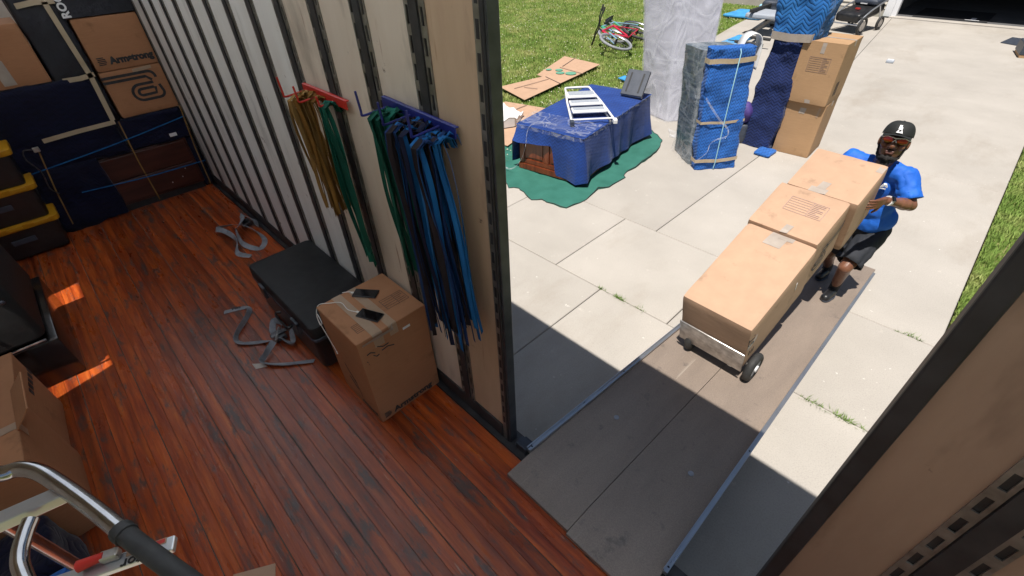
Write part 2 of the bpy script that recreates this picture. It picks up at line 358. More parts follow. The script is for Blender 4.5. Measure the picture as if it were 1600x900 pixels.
def quilt(name, c, c2, scale=1.0, zig=.045, per=.05, strength=.5):
    m, nt, b = new_mat(name); tc = nt.nodes.new('ShaderNodeTexCoord'); sp = nt.nodes.new('ShaderNodeSeparateXYZ'); nt.links.new(tc.outputs['Object'], sp.inputs[0])
    u = N(nt, 'ShaderNodeMath', operation='ADD'); nt.links.new(sp.outputs[0], u.inputs[0]); nt.links.new(sp.outputs[1], u.inputs[1])
    pp = N(nt, 'ShaderNodeMath', operation='PINGPONG'); nt.links.new(u.outputs[0], pp.inputs[0]); pp.inputs[1].default_value = zig
    y2 = N(nt, 'ShaderNodeMath', operation='MULTIPLY'); nt.links.new(sp.outputs[1], y2.inputs[0]); y2.inputs[1].default_value = .8
    zz_ = N(nt, 'ShaderNodeMath', operation='ADD'); nt.links.new(sp.outputs[2], zz_.inputs[0]); nt.links.new(y2.outputs[0], zz_.inputs[1])
    ad = N(nt, 'ShaderNodeMath', operation='ADD'); nt.links.new(pp.outputs[0], ad.inputs[0]); nt.links.new(zz_.outputs[0], ad.inputs[1])
    mu = N(nt, 'ShaderNodeMath', operation='MULTIPLY'); nt.links.new(ad.outputs[0], mu.inputs[0]); mu.inputs[1].default_value = math.pi*2/per*.5
    si = N(nt, 'ShaderNodeMath', operation='SINE'); nt.links.new(mu.outputs[0], si.inputs[0]); ab = N(nt, 'ShaderNodeMath', operation='ABSOLUTE'); nt.links.new(si.outputs[0], ab.inputs[0])
    pw = N(nt, 'ShaderNodeMath', operation='POWER'); nt.links.new(ab.outputs[0], pw.inputs[0]); pw.inputs[1].default_value = .45
    w = coords(nt); r = ramp(nt, tex(nt, w, 4, 5), [(.3, c), (.7, c2)])
    seam = mixc(nt, pw.outputs[0], tuple(q*.55 for q in c), r.outputs[0]); nt.links.new(seam, b.inputs['Base Color'])
    b.inputs['Roughness'].default_value = .75; b.inputs['Specular IOR Level'].default_value = .2; b.inputs['Sheen Weight'].default_value = .12
    b0 = bump(nt, b, pw.outputs[0], strength, .012); b1 = bump(nt, b, tex(nt, w, 9, 4), .4, .02, b0); bump(nt, b, tex(nt, w, 260, 2), .25, .002, b1); return m
M['quilt'] = quilt('blue_moving_pad', (.015, .098, .37), (.032, .155, .53))
M['quilt_bright'] = quilt('bright_blue_moving_pad', (.012, .105, .34), (.03, .17, .46), zig=.09, per=.06, strength=.7)
M['quilt_navy'] = quilt('navy_moving_pad', (.010, .020, .085), (.018, .038, .15))
M['quilt_cab'] = quilt('royal_moving_pad', (.010, .040, .20), (.018, .062, .28), strength=.16)
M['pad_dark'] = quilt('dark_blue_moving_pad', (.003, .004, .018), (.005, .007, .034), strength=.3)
M['green_pad'] = pm('green_moving_pad', (.016, .112, .083), (.03, .158, .122), 4, .8, .5, 60)
M['pad_hem'] = pm('dark_pad_hem', (.012, .02, .02), (.03, .04, .04), 9, .8)
M['cherry'] = pm('cherry_wood', (.095, .016, .006), (.21, .048, .015), 4, .3, .1, 30, stretch=(7, 7, .7), coat=.25)
M['darkwood'] = pm('dark_dresser_wood', (.035, .009, .006), (.075, .020, .012), 3, .35, .1, 30, stretch=(1, .8, 7))
def film(name, alpha, col, scale=5.0, rough=.14, bs=.8):
    """clear stretch film: nearly transparent, white along its creases"""
    m, nt, b = new_mat(name); out = nt.nodes['Material Output']; v = coords(nt, (1, 1, .34)); w = coords(nt, (.7, .7, 1.4))
    b.inputs['Base Color'].default_value = (*col, 1); b.inputs['Roughness'].default_value = rough; b.inputs['Specular IOR Level'].default_value = .8
    n1 = tex(nt, v, scale*2.0, 1.2, .4, .7); n2 = tex(nt, w, scale*1.4, 1.0, .4, .6)
    lo, hi = alpha; st = [(.0, (lo,)*3), (.40, (lo,)*3), (.445, (hi,)*3), (.46, (lo,)*3), (.53, (lo*1.5,)*3), (.555, (hi*.8,)*3), (.60, (lo,)*3), (1., (hi*.6,)*3)]
    r1 = ramp(nt, n1, st); r2 = ramp(nt, n2, st); mxx = N(nt, 'ShaderNodeMath', operation='MAXIMUM'); nt.links.new(r1.outputs[0], mxx.inputs[0]); nt.links.new(r2.outputs[0], mxx.inputs[1])
    b0 = bump(nt, b, n1, bs, .06); bump(nt, b, n2, bs*.8, .05, b0)
    tr = nt.nodes.new('ShaderNodeBsdfTransparent'); mx = nt.nodes.new('ShaderNodeMixShader')
    nt.links.new(mxx.outputs[0], mx.inputs[0]); nt.links.new(tr.outputs[0], mx.inputs[1]); nt.links.new(b.outputs[0], mx.inputs[2]); nt.links.new(mx.outputs[0], out.inputs['Surface']); return m
M['film'] = film('clear_stretch_film', (.10, .40), (.76, .78, .84), 1.3, .10, .6)
M['film_clear'] = film('thin_clear_film', (.03, .28), (.72, .74, .78), 2.0, .10, .7)
M['wrap_core'] = pm('wrapped_grey_mattress', (.44, .44, .51), (.50, .50, .57), 1.2, .4, .5, 3, stretch=(1,1,.35), bdist=.04)
M['under_film'] = pm('blue_grey_pad', (.045, .075, .115), (.14, .17, .19), 1.3, .3, .5, 4, stretch=(1, 1, 3.5), bdist=.04)
M['white_plastic'] = pm('white_plastic', (.68, .68, .69), (.76, .76, .77), 9, .4, .05, 40)
M['step_grey'] = pm('grey_step_tread', (.30, .33, .38), (.38, .41, .46), 30, .55, .3, 120)
M['slate'] = pm('slate_plastic', (.035, .045, .065), (.06, .07, .095), 12, .45, .1, 60)
M['siding'] = pm('beige_siding', (.50, .46, .40), (.56, .52, .46), 3, .6, .1, 30, stretch=(1, 1, 6))
M['trim'] = pm('white_trim', (.72, .73, .76), (.8, .81, .84), 5, .45)
M['garage_dark'] = pm('garage_floor', (.085, .085, .09), (.13, .13, .135), 2, .7)
M['garage_wall'] = pm('garage_wall', (.10, .095, .09), (.16, .15, .14), 2, .8)
M['shingle'] = pm('roof_shingle', (.08, .075, .07), (.13, .12, .11), 12, .9, .4, 30)
M['matblack'] = pm('black_floor_mat', (.012, .012, .014), (.022, .022, .025), 8, .85, .3, 60)
M['purple'] = pm('purple_plastic', (.05, .03, .16), (.075, .045, .22), 6, .6)
M['sky_pad'] = pm('light_blue_pad', (.03, .22, .50), (.06, .33, .62), 6, .7, .3, 30)
M['cyan_pad'] = pm('pale_blue_pad', (.25, .50, .62), (.35, .60, .70), 6, .7, .3, 30)
M['bike_red'] = pm('red_bike_paint', (.45, .012, .04), (.55, .03, .07), 8, .25, coat=.4)
M['bike_green'] = pm('mint_bike_paint', (.04, .30, .18), (.10, .42, .30), 8, .25, coat=.4)
M['bike_blue'] = pm('pale_blue_bike_paint', (.18, .34, .48), (.26, .42, .56), 8, .25, coat=.4)
M['tyre_grey'] = pm('grey_tyre', (.20, .21, .23), (.30, .31, .33), 20, .7, .2, 60)
M['skin'] = pm('brown_skin', (.135, .056, .032), (.215, .095, .055), 14, .38, .15, 120, spec=.45)
M['lip'] = pm('lips', (.085, .034, .026), (.105, .042, .033), 20, .45)
M['beard'] = pm('black_beard', (.008, .007, .007), (.022, .018, .017), 60, .8, 1.0, 160, bdist=.006)
M['shirt'] = pm('blue_shirt', (.006, .10, .52), (.012, .145, .64), 5, .7, .5, 9, bdist=.02)
M['shorts'] = pm('black_shorts', (.010, .012, .017), (.024, .027, .036), 6, .8, .5, 12, bdist=.015)
M['sock'] = pm('black_sock', (.010, .011, .014), (.018, .02, .026), 9, .85, .4, 120)
M['cap'] = pm('black_cap_cloth', (.009, .010, .010), (.020, .022, .021), 9, .75, .4, 140)
def lens_mat():
    m, nt, b = new_mat('rainbow_mirror_lens'); v = coords(nt)
    sp = nt.nodes.new('ShaderNodeSeparateXYZ'); nt.links.new(v, sp.inputs[0])
    mr = N(nt, 'ShaderNodeMapRange'); mr.inputs['From Min'].default_value = -.022; mr.inputs['From Max'].default_value = .022; nt.links.new(sp.outputs[2], mr.inputs['Value'])
    r = ramp(nt, mr.outputs[0], [(.05, (.02, .25, .12)), (.3, (.75, .45, .02)), (.6, (.70, .10, .01)), (.95, (.25, .02, .05))])
    nt.links.new(r.outputs[0], b.inputs['Base Color']); b.inputs['Metallic'].default_value = .6; b.inputs['Roughness'].default_value = .15; return m
M['lens'] = lens_mat()

# ================================================================== THE SETTING
# ---- ground under everything, lawn surface at G-0.03
gnd = MB().add([(-260, -260, G-.12), (260, -260, G-.12), (260, 260, G-.12), (-260, 260, G-.12)], [(0,1,2,3)]).build('ground', M['lawn'])
tag(gnd, kind='structure')
# driveway: concrete slabs with real joints; left edge flares out towards the garage
drive = MB().add([(-9, -9, G-.10), (1.52, -9, G-.10), (1.52, 19.3, G-.10), (-9, 19.3, G-.10)], [(0,1,2,3)]).build('driveway', M['soil'])
tag(drive, kind='structure')
def left_edge(y):
    pts = [(-9, -4.15), (4, -4.1), (6.6, -3.72), (12.6, -5.55), (15.5, -6.0), (19.4, -6.4)]
    for (y0, x0), (y1, x1) in zip(pts, pts[1:]):
        if y <= y1: return x0 + (x1-x0)*(y-y0)/(y1-y0)
    return pts[-1][1]
def slab(corners, h=.10):
    # corners: ccw polygon, shrunk by the joint and bevelled
    c = sum((Vector((x, y, 0)) for x, y in corners), Vector())/len(corners); top = []; mid = []; bot = []
    n = len(corners); P = [Vector((x, y, 0)) for x, y in corners]
    def inset(d):
        out = []
        for i in range(n):
            a, b, e = P[i-1], P[i], P[(i+1) % n]
            d1 = (b-a).normalized(); d2 = (e-b).normalized(); n1 = Vector((-d1.y, d1.x, 0)); n2 = Vector((-d2.y, d2.x, 0))
            k = n1+n2; out.append(b + k*(d/(max(.3, k.dot(n1)))))
        return out
    rings = [[q+Vector((0,0,G-h)) for q in inset(.004)], [q+Vector((0,0,G-.007)) for q in inset(.004)], [q+Vector((0,0,G)) for q in inset(.010)]]
    return MB().loft(rings).build('slab', M['concrete'], drive)
def seam_x(y): return -1.33 - (y-7.33)*(1.27/11.7)
rows = [(-9, -4.2, [-1.2]), (-4.2, -.9, [-1.2]), (-.9, 2.17, [-1.14]), (2.17, 3.51, [-3.08, -1.76, -.37]), (3.51, 7.33, [-1.32])]
for y0, y1, xs in rows:
    ys = [y0] + [q for q in (4, 6.6) if y0 < q < y1] + [y1]
    edges = [None] + xs + [1.5]
    for a, b in zip(edges, edges[1:]):
        if a is None: slab([(b, y0), (b, y1)] + [(left_edge(q), q) for q in ys[::-1]])
        else: slab([(a, y0), (b, y0), (b, y1), (a, y1)])
for y0, y1 in ((7.33, 12.1), (12.1, 19.28)):
    slab([(seam_x(y0), y0), (1.5, y0), (1.5, y1), (seam_x(y1), y1)])
    mid = 12.6 if y0 > 10 else 10.0
    ext = [(left_edge(15.5), 15.5)] if y0 > 10 else []
    slab([(seam_x(y0), y0), (seam_x(y1), y1), (left_edge(y1), y1)] + ext + [(left_edge(mid), mid), (left_edge(y0), y0)])
# lawns (raised a little to the level of the concrete)
def lawn(name, poly):
    rows_ = MB().add([(x, y, G-.035) for x, y in poly], [tuple(range(len(poly)))]).build(name, M['lawn']); return tag(rows_, kind='structure')
lawn('lawn', [(left_edge(y)-.01, y) for y in (-9, 4, 6.6, 12.6, 15.5, 19.4)] + [(-60, 19.4), (-60, -9)])
lawn('lawn_verge', [(1.51, -9), (9, -9), (9, 30), (1.51, 30)])
def blades(name, n, sampler, hmin, hmax, mat, wid=.006, lean=.6):
    P = sampler(n); n = len(P); h = rng.uniform(hmin, hmax, n); a = rng.uniform(0, 6.283, n); l = rng.uniform(.05, lean, n)*h; b = rng.uniform(0, 6.283, n); w = wid*rng.uniform(.6, 1.4, n)
    dx, dy = np.cos(a)*w, np.sin(a)*w; lx, ly = np.cos(b)*l, np.sin(b)*l
    V = np.zeros((n, 5, 3)); z = np.full(n, G-.036) if P.shape[1] == 2 else P[:, 2]
    V[:, 0] = np.stack([P[:, 0]-dx, P[:, 1]-dy, z], 1); V[:, 1] = np.stack([P[:, 0]+dx, P[:, 1]+dy, z], 1)
    V[:, 2] = np.stack([P[:, 0]+dx*.7+lx*.4, P[:, 1]+dy*.7+ly*.4, z+h*.6], 1); V[:, 3] = np.stack([P[:, 0]-dx*.7+lx*.4, P[:, 1]-dy*.7+ly*.4, z+h*.6], 1)
    V[:, 4] = np.stack([P[:, 0]+lx, P[:, 1]+ly, z+h*.95], 1)
    me = bpy.data.meshes.new(name); me.vertices.add(n*5); me.vertices.foreach_set('co', V.ravel().astype(np.float32))
    idx = (np.arange(n)*5)[:, None] + np.array([[0,1,2,3, 3,2,4]]); me.loops.add(n*7); me.loops.foreach_set('vertex_index', idx.ravel().astype(np.int32))
    ls = (np.arange(n)*7)[:, None] + np.array([[0, 4]]); me.polygons.add(n*2); me.polygons.foreach_set('loop_start', ls.ravel().astype(np.int32))
    try: me.polygons.foreach_set('loop_total', np.tile([4, 3], n).astype(np.int32))
    except Exception: pass
    me.update(calc_edges=True); me.validate(); me.materials.append(mat); o = put(name, me, None); return o
def samp_left(n):
    y = 3.2 + 22*rng.random(n*3)**1.5; x = -4 - 15*rng.random(n*3)**1.2
    le = np.array([left_edge(q) for q in y]); ok = (x < le-.005) & (y < 19.3) & (x > -4.5-.78*y) ; P = np.stack([x, y], 1)[ok][:n]; return P
tag(blades('grass', 150000, samp_left, .03, .075, M['blade'], .0075), 'patchy sunlit green lawn grass left of the driveway', 'grass', kind='stuff')
def samp_right(n):
    y = 2.5 + 10*rng.random(n); x = 1.515 + .9*rng.random(n)**1.4
    return np.stack([x, y], 1)
tag(blades('verge_grass', 26000, samp_right, .03, .08, M['blade'], .006), 'green grass strip along the right edge of the driveway', 'grass', kind='stuff')
def samp_weed(n):
    out = []
    for (x0, x1, y, k) in ((-1.16, -.60, 2.17, .45), (.84, 1.33, 2.16, .45), (1.18, 1.36, 3.51, .12)):
        m_ = int(n*k); c = rng.uniform(x0, x1, 7); x = c[rng.integers(0, 7, m_)] + rng.normal(0, .035, m_); x = np.clip(x, x0, x1)
        out.append(np.stack([x, np.full(m_, y)+rng.normal(0, .008, m_)], 1))
    P = np.concatenate(out); return np.concatenate([P, np.full((len(P), 1), G-.02)], 1)
tag(blades('joint_weeds', 520, samp_weed, .02, .062, M['weed'], .0028, 1.5), 'small green weeds sprouting from the driveway joints', 'weeds', kind='stuff')
def dots(name, n, sampler, r, z, mat):
    P = sampler(n); mb = MB()
    for x, y in P[:n]:
        s_ = r*random.uniform(.6, 1.3); mb.add([(x+s_, y, z), (x, y+s_, z+s_*.4), (x-s_, y, z), (x, y-s_, z+s_*.4), (x, y, z+s_)], [(0,1,4),(1,2,4),(2,3,4),(3,0,4)])
    return mb.build(name, mat)
tag(dots('clover_flowers', 1500, samp_left, .016, G+.03, M['clover']), 'tiny pale clover flowers dotted over the lawn', 'flowers', kind='stuff')

# ---- house with open garage
house = thing('house', 'beige sided house with a wide open dark garage door', 'house', (-2.6, 19.4, G))
hz = house
def hb(name, a, b, mat, parent=None, bevel=0):
    return MB().box(a, b).build(name, mat, parent or house, world=True, bevel=bevel)
hb('wall', (-9.5, 19.62, G), (-2.74, 19.8, G+2.7), M['siding'])
for i in range(20):
    z0 = G+.18+i*.125
    mb = MB(); mb.add([(-9.5, 19.60, z0), (-2.95, 19.60, z0), (-2.95, 19.575, z0+.004), (-9.5, 19.575, z0+.004), (-9.5, 19.615, z0+.125), (-2.95, 19.615, z0+.125)], [(0,1,2,3), (3,2,5,4)])
    mb.build('siding_board', M['siding'], house, world=True)
hb('foundation', (-9.5, 19.585, G-.1), (-2.95, 19.7, G+.178), M['concrete'])
hb('corner_trim', (-2.945, 19.50, G), (-2.74, 19.64, G+2.7), M['trim'])
hb('door_jamb', (-2.735, 19.52, G), (-2.60, 19.72, G+2.35), M['trim'])
hb('garage_apron', (-2.73, 19.3, G-.1), (3.4, 19.64, G+.02), M['concrete'])
hb('garage_floor', (-2.73, 19.645, G-.1), (3.4, 26, G+.015), M['garage_dark'])
hb('back_wall', (-2.9, 26.01, G), (3.6, 26.2, G+2.7), M['garage_wall'])
hb('side_wall', (-2.9, 19.81, G), (-2.745, 26.0, G+2.7), M['garage_wall']); hb('side_wall', (3.41, 19.4, G), (3.6, 26.0, G+2.7), M['garage_wall'])
hb('ceiling', (-2.9, 19.81, G+2.71), (3.6, 26.2, G+2.8), M['garage_wall'])
hb('door_header', (-2.735, 19.5, G+2.36), (3.6, 19.8, G+2.9), M['trim'])
rb = MB(); rb.add([(-10, 19.0, G+2.75), (4.1, 19.0, G+2.75), (4.1, 27, G+2.75), (-10, 27, G+2.75), (-10, 23, G+4.6), (4.1, 23, G+4.6)], [(0,1,5,4), (1,2,5), (2,3,4,5), (3,0,4), (3,2,1,0)])
rb.build('roof', M['shingle'], house, world=True)
mt = MB().box((-2.2, 19.75, G+.02), (-.35, 21.6, G+.03)).build('floor_mat', M['matblack']); tag(mt, 'black floor mat with a small white mark inside the garage', 'mat')
MB().box((-.78, 19.98, G+.031), (-.66, 20.35, G+.033)).box((-.9, 19.92, G+.031), (-.56, 19.975, G+.033)).build('mark', M['trim'], mt)
bx = MB().box((1.05, 21.2, G+.02), (1.7, 21.8, G+.5)).build('storage_bin', M['red_paint'], bevel=.02); tag(bx, 'red storage bin on the garage floor at the right', 'bin')
m1 = MB().add([(.28, 17.15, G+.004), (1.3, 16.7, G+.004), (1.35, 17.75, G+.004), (.42, 18.0, G+.004), (.28, 17.15, G+.02), (1.3, 16.7, G+.02), (1.35, 17.75, G+.02), (.42, 18.0, G+.02)], [(3,2,1,0),(4,5,6,7),(0,1,5,4),(1,2,6,5),(2,3,7,6),(3,0,4,7)]).build('rubber_mat', M['slate'])
tag(m1, 'flat dark grey mat on the driveway before the garage, right edge', 'mat')
t = thing('storage_tub', 'dark tub with a brown base on the driveway by the grey mat', 'tub', (.95, 16.0, G), (0, 0, R(12)))
MB().box((-.26, -.35, .06), (.30, .35, .3)).build('body', M['slate'], t, bevel=.02); MB().box((-.24, -.34, .002), (.3, .33, .058)).build('base', M['card'], t)
t = thing('concrete_block', 'small grey block with a white top lying on the driveway', 'block', (-1.29, 13.5, G), (0, 0, R(6)))
MB().box((-.075, -.1, .001), (.075, .1, .045)).build('body', M['step_grey'], t, bevel=.008); MB().box((-.06, -.01, .0455), (.06, .09, .055)).build('top', M['trim'], t)

# ---- the truck
truck = thing('moving_truck', 'moving truck interior with slotted wall posts, red plank floor and open side door', 'truck', (0, -1.2, 0))
DL, DR = -.240, 1.075; TOP = 2.93; WY = -2.47; XF, XR = -7.3, 3.4
floor = MB().box((XF, WY, -.13), (XR, -.046, -.0055)).build('floor', M['seam_dust'], truck, world=True)
edges_ = [0.0, -.338] + [-.338-.2935*k for k in range(1, 8)] + [WY]
edges_[1] = -.045; pl = [-.045, -.338, -.632, -.925, -1.229, -1.503, -1.793, -2.09, WY+.002]
for a, b in zip(pl, pl[1:]):
    nb0 = 4
    for q in range(nb0):
        y1_ = a-.0028-(a-b-.0056)*q/nb0 - (.0006 if q else 0); y0_ = a-.0028-(a-b-.0056)*(q+1)/nb0 + (.0006 if q < nb0-1 else 0)
        MB().box((XF, y0_, -.0045), (XR, y1_, random.uniform(-.0010, .0010))).build('plank', M['floor'], floor, world=True, bevel=.0009, seg=1)
MB().box((XF, -.041, -.033), (XR, .085, -.002)).build('door_sill', M['steel_dark'], truck, world=True, bevel=.003, seg=1)
wall = MB().box((XF, .031, .0), (DL-.02, .048, TOP)).box((DR+.02, .031, .0), (XR, .048, TOP)).box((DL-.02, .031, 2.75), (DR+.02, .048, TOP)).build('side_wall', M['truck_skin'], truck, world=True)
S, X0 = .397, -3.793; PW = .122; PITCH = .0965
def post_mesh():
    mb = MB(); z0, z1 = .11, TOP-.03
    for s_ in (-1, 1):
        c = s_*.0435
        for e_ in (-1, 1): mb.box((c+e_*.0125-.0045 if e_ > 0 else c-.0175, -.003, z0), (c+.0175 if e_ > 0 else c-.008, .002, z1))
        n = int((z1-z0)/PITCH)
        for i in range(n+1):
            zc = .15+.045 + i*PITCH - PITCH*.5
            mb.box((c-.008, -.003, max(z0, zc-.0185)), (c+.008, .002, min(z1, zc+.0185)))
    return mb.mesh('post_flange')
flange = post_mesh(); flange.materials.append(M['steel'])
back_me = MB().box((-.061, .0045, .10), (.061, .028, TOP-.03)).box((-.024, -.010, .10), (.024, .004, TOP-.03)).mesh('track_post'); back_me.materials.append(M['steel_dark'])
posts = [X0+S*k for k in range(-8, 9)] + [1.35, 1.75, 2.15, 2.55, 2.95]
for x in posts:
    o = put('track_post', back_me, None, wall); o.location = (x, 1.2, 0) if False else (x, 0, 0)
    o.location = Vector((x, 0, 0)) - Vector((0, -1.2, 0)); f_ = put('slotted_flange', flange, None, o)
def ply(k): return M['ply_white'] if k < 5 else (M['ply_cream'] if k < 8 else M['ply_tan'])  # panels turn tan towards the door: warm bounce light put into the colour
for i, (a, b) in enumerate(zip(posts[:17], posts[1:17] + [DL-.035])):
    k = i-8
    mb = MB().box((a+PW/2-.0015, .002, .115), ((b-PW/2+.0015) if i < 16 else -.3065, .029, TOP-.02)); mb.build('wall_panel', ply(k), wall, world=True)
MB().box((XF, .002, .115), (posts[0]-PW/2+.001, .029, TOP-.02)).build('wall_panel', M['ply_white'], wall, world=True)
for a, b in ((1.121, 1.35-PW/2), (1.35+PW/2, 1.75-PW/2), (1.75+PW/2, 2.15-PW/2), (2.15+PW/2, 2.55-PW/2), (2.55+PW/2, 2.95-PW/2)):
    MB().box((a, .002, .115), (b, .029, TOP-.02)).build('wall_panel', M['ply_brown'], wall, world=True)  # panels right of the door in a darker brown
MB().box((XF, -.008, .001), (-.305, .0295, .112)).build('kick_rail', M['steel_dark'], wall, world=True, bevel=.003, seg=1)
MB().box((1.125, -.008, .001), (XR, .0295, .112)).build('kick_rail', M['steel_dark'], wall, world=True, bevel=.003, seg=1)
# door edges
e_ = MB().box((-.305, -.002, 0), (-.2715, .004, TOP-.03)).build('edge_flange', M['steel'], truck, world=True)
for i in range(28): MB().box((-.296, -.0035, .16+i*PITCH), (-.281, -.0025, .16+i*PITCH+.056)).build('slot', M['black_edge'], e_, world=True)
MB().box((-.271, -.010, 0), (-.253, .03, TOP-.02)).build('door_edge', M['black_edge'], truck, world=True, bevel=.006)
MB().box((-.2525, -.004, 0), (DL, .05, TOP-.02)).build('door_edge_cap', M['edge_steel'], truck, world=True, bevel=.004)
MB().box((DR, -.012, 0), (1.120, .05, TOP-.02)).build('door_edge', M['black_edge'], truck, world=True, bevel=.006)
# far side wall with its own open side door and a second doorway added for bounce light, front wall, roof (not in view; they shape the light)
ox0, ox1 = -3.98, -2.56
MB().box((XF, WY-.05, 0), (ox0, WY-.002, TOP)).box((ox1, WY-.05, 0), (.02, WY-.002, TOP)).box((1.75, WY-.05, 0), (XR, WY-.002, TOP)).box((ox0, WY-.05, 2.56), (ox1, WY-.002, TOP)).box((.02, WY-.05, 2.56), (1.75, WY-.002, TOP)).build('far_side_wall', M['ply_cream'], truck, world=True)
MB().box((XF-.05, WY-.05, 0), (XF-.002, .095, TOP)).build('front_wall', M['ply_cream'], truck, world=True)
MB().box((XF-.05, WY-.05, TOP+.002), (XR, -1.45, TOP+.012)).build('roof', M['truck_skin'], truck, world=True)
MB().box((XF-.05, -1.449, TOP+.002), (XR, .1, TOP+.012)).build('added_fill_strip', M['roof'], truck, world=True)  # translucent strip added out of view to brighten the interior
MB().box((XF, WY-.04, -.30), (XR, .05, -.14)).build('chassis', M['black_edge'], truck, world=True)

# ---- loading ramp
rampo = thing('loading_ramp', 'long tan loading ramp with pale metal side rails leading down from the truck', 'ramp', (.34, 0, 0))
def rz_(y, d=0.0): return .030 + SL*y + d
RB = (G-.0+.012-.030)/SL   # y where the deck meets the ground
def deck(x0, x1, y0, y1, th=.028):
    mb = MB(); n = 24; vv = []
    for i in range(n+1):
        y = y0+(y1-y0)*i/n; z = rz_(y) if y > -.02 else .030-.0+.030*0 + min(0, 0)
        z = max(z, G+.012) if y > 0 else .032 + SL*y*.25
        vv += [(x0, y, z-th if y > 0 else max(z-th, .003)), (x1, y, z-th if y > 0 else max(z-th, .003)), (x1, y, z), (x0, y, z)]
    ff = []
    for i in range(n):
        for k in range(4): ff.append((i*4+k, i*4+(k+1) % 4, i*4+4+(k+1) % 4, i*4+4+k))
    ff += [(3,2,1,0), tuple(n*4+k for k in range(4))]
    mb.add(vv, ff); return mb.build('deck_panel', M['ramp'], rampo, world=True)
deck(-.098, .3415, -.172, RB-.02); deck(.3455, .785, -.188, RB)
for x, y0 in ((-.112, .015), (.794, -.0)):
    mb = MB(); a = Vector((x, y0, rz_(y0, .012))); b = Vector((x, RB-.12, rz_(RB-.12, .004)))
    for (dx0, dx1, h0, h1) in ((-.013, .011, -.02, .012), (-.013, -.008, .012, .028)):
        mb.add([a+Vector((dx0, 0, h0)), a+Vector((dx1, 0, h0)), a+Vector((dx1, 0, h1)), a+Vector((dx0, 0, h1)), b+Vector((dx0, 0, h0*.5)), b+Vector((dx1, 0, h0*.5)), b+Vector((dx1, 0, h1*.5)), b+Vector((dx0, 0, h1*.5))], [(3,2,1,0),(4,5,6,7),(0,1,5,4),(1,2,6,5),(2,3,7,6),(3,0,4,7)])
    rl = mb.build('side_rail', M['alu'], rampo, world=True)
    MB().disc((x, y0+.03, rz_(y0+.03, .0215)), .006, 10).build('rail_screw', M['blackp'], rl, world=True)
    MB().disc((x, 1.0, rz_(1.0, .0195)), .005, 10).build('rail_screw', M['blackp'], rl, world=True)
MB().box((-.20, -.005, .0), (-.118, .055, .055)).box((-.19, .055, .01), (-.125, .075, .04)).build('hinge_bracket', M['edge_steel'], rampo, world=True, bevel=.004)
for x, y in ((.09, .62), (.62, .60)):
    MB().disc((x, y, rz_(y, -.001)), .017, 18, h=.005).build('bolt_head', M['alu_worn'], rampo, world=True)
for x, y in ((-.02, -.12), (.22, -.11), (.42, -.13), (.66, -.12)):
    MB().disc((x, y, .0285), .008, 12, h=.003).build('screw_head', M['blackp'], rampo, world=True)

# ================================================================== CARTONS AND OTHER LOAD
BODY = []
def soft_box(name, a, b, mat, parent, amp=.0035, seed=0.0, LM_=None, cuts=9, r=.006, bulge=.004, flat_top=False):
    """corrugated board body: faintly bulged faces, dented edges and corners"""
    a = Vector(a); b = Vector(b); c = (a+b)/2; h = (b-a)/2; bm = bmesh.new(); bmesh.ops.create_cube(bm, size=2.0)
    bmesh.ops.subdivide_edges(bm, edges=bm.edges[:], cuts=cuts, use_grid_fill=True)
    for v in bm.verts:
        # push the outermost grid lines towards the edges so that the corners stay crisp
        q = Vector([math.copysign(abs(k)**.55, k) for k in v.co]); p = Vector((q.x*h.x, q.y*h.y, q.z*h.z)); on = [i for i in range(3) if abs(v.co[i]) > .999]
        n_ = Vector([math.copysign(1, v.co[i]) if i in on else 0 for i in range(3)])
        if flat_top and v.co.z > .999: pass
        elif len(on) == 1:
            o_ = [i for i in range(3) if i not in on]; p += n_*(bulge*(1-v.co[o_[0]]**2)*(1-v.co[o_[1]]**2) + amp*fbm(p.x, p.y, p.z, 4, seed))
        else: p -= n_*(.0016*len(on) + amp*.9*max(0, fbm(p.x, p.y, p.z, 7, seed+5)) + (.004*abs(nz(p.x, p.y, p.z, 3, seed)) if len(on) == 3 else 0))
        p += c; v.co = LM_ @ p if LM_ else p
    me = bpy.data.meshes.new(name); bm.to_mesh(me); bm.free()
    if LM_: me.transform(inv_of(parent))
    me.shade_smooth()
    try: me.set_sharp_from_angle(angle=R(38))
    except Exception: pass
    BODY.append((parent, a, b, LM_, me)); return put(name, me, mat, parent)
def conform_prints():
    """lay the prints and tapes of a soft carton on its bulged faces"""
    from mathutils.bvhtree import BVHTree
    for parent, a, b, LM_, me in BODY:
        bm = bmesh.new(); bm.from_mesh(me); bvh = BVHTree.FromBMesh(bm); bm.free(); c = (a+b)/2; h = (b-a)/2
        T = (LM_.inverted() @ mat_of(parent)) if LM_ else Matrix.Identity(4)
        for ch in parent.children:
            if ch.name.split('.')[0] in ('body', 'flap', 'loose_flap'): continue
            bm = bmesh.new(); bm.from_mesh(ch.data)
            for it in range(2):
                lg = [e for e in bm.edges if e.calc_length() > .06]
                if lg: bmesh.ops.subdivide_edges(bm, edges=lg, cuts=2)
            for v in bm.verts:
                q = T @ v.co; d = max(abs(q[i]-c[i])-h[i] for i in range(3)); loc, n_, idx, ds = bvh.find_nearest(v.co)
                if loc is not None and d < .02: v.co = loc + n_*(max(0, d)+.0011)
            bm.to_mesh(ch.data); bm.free()
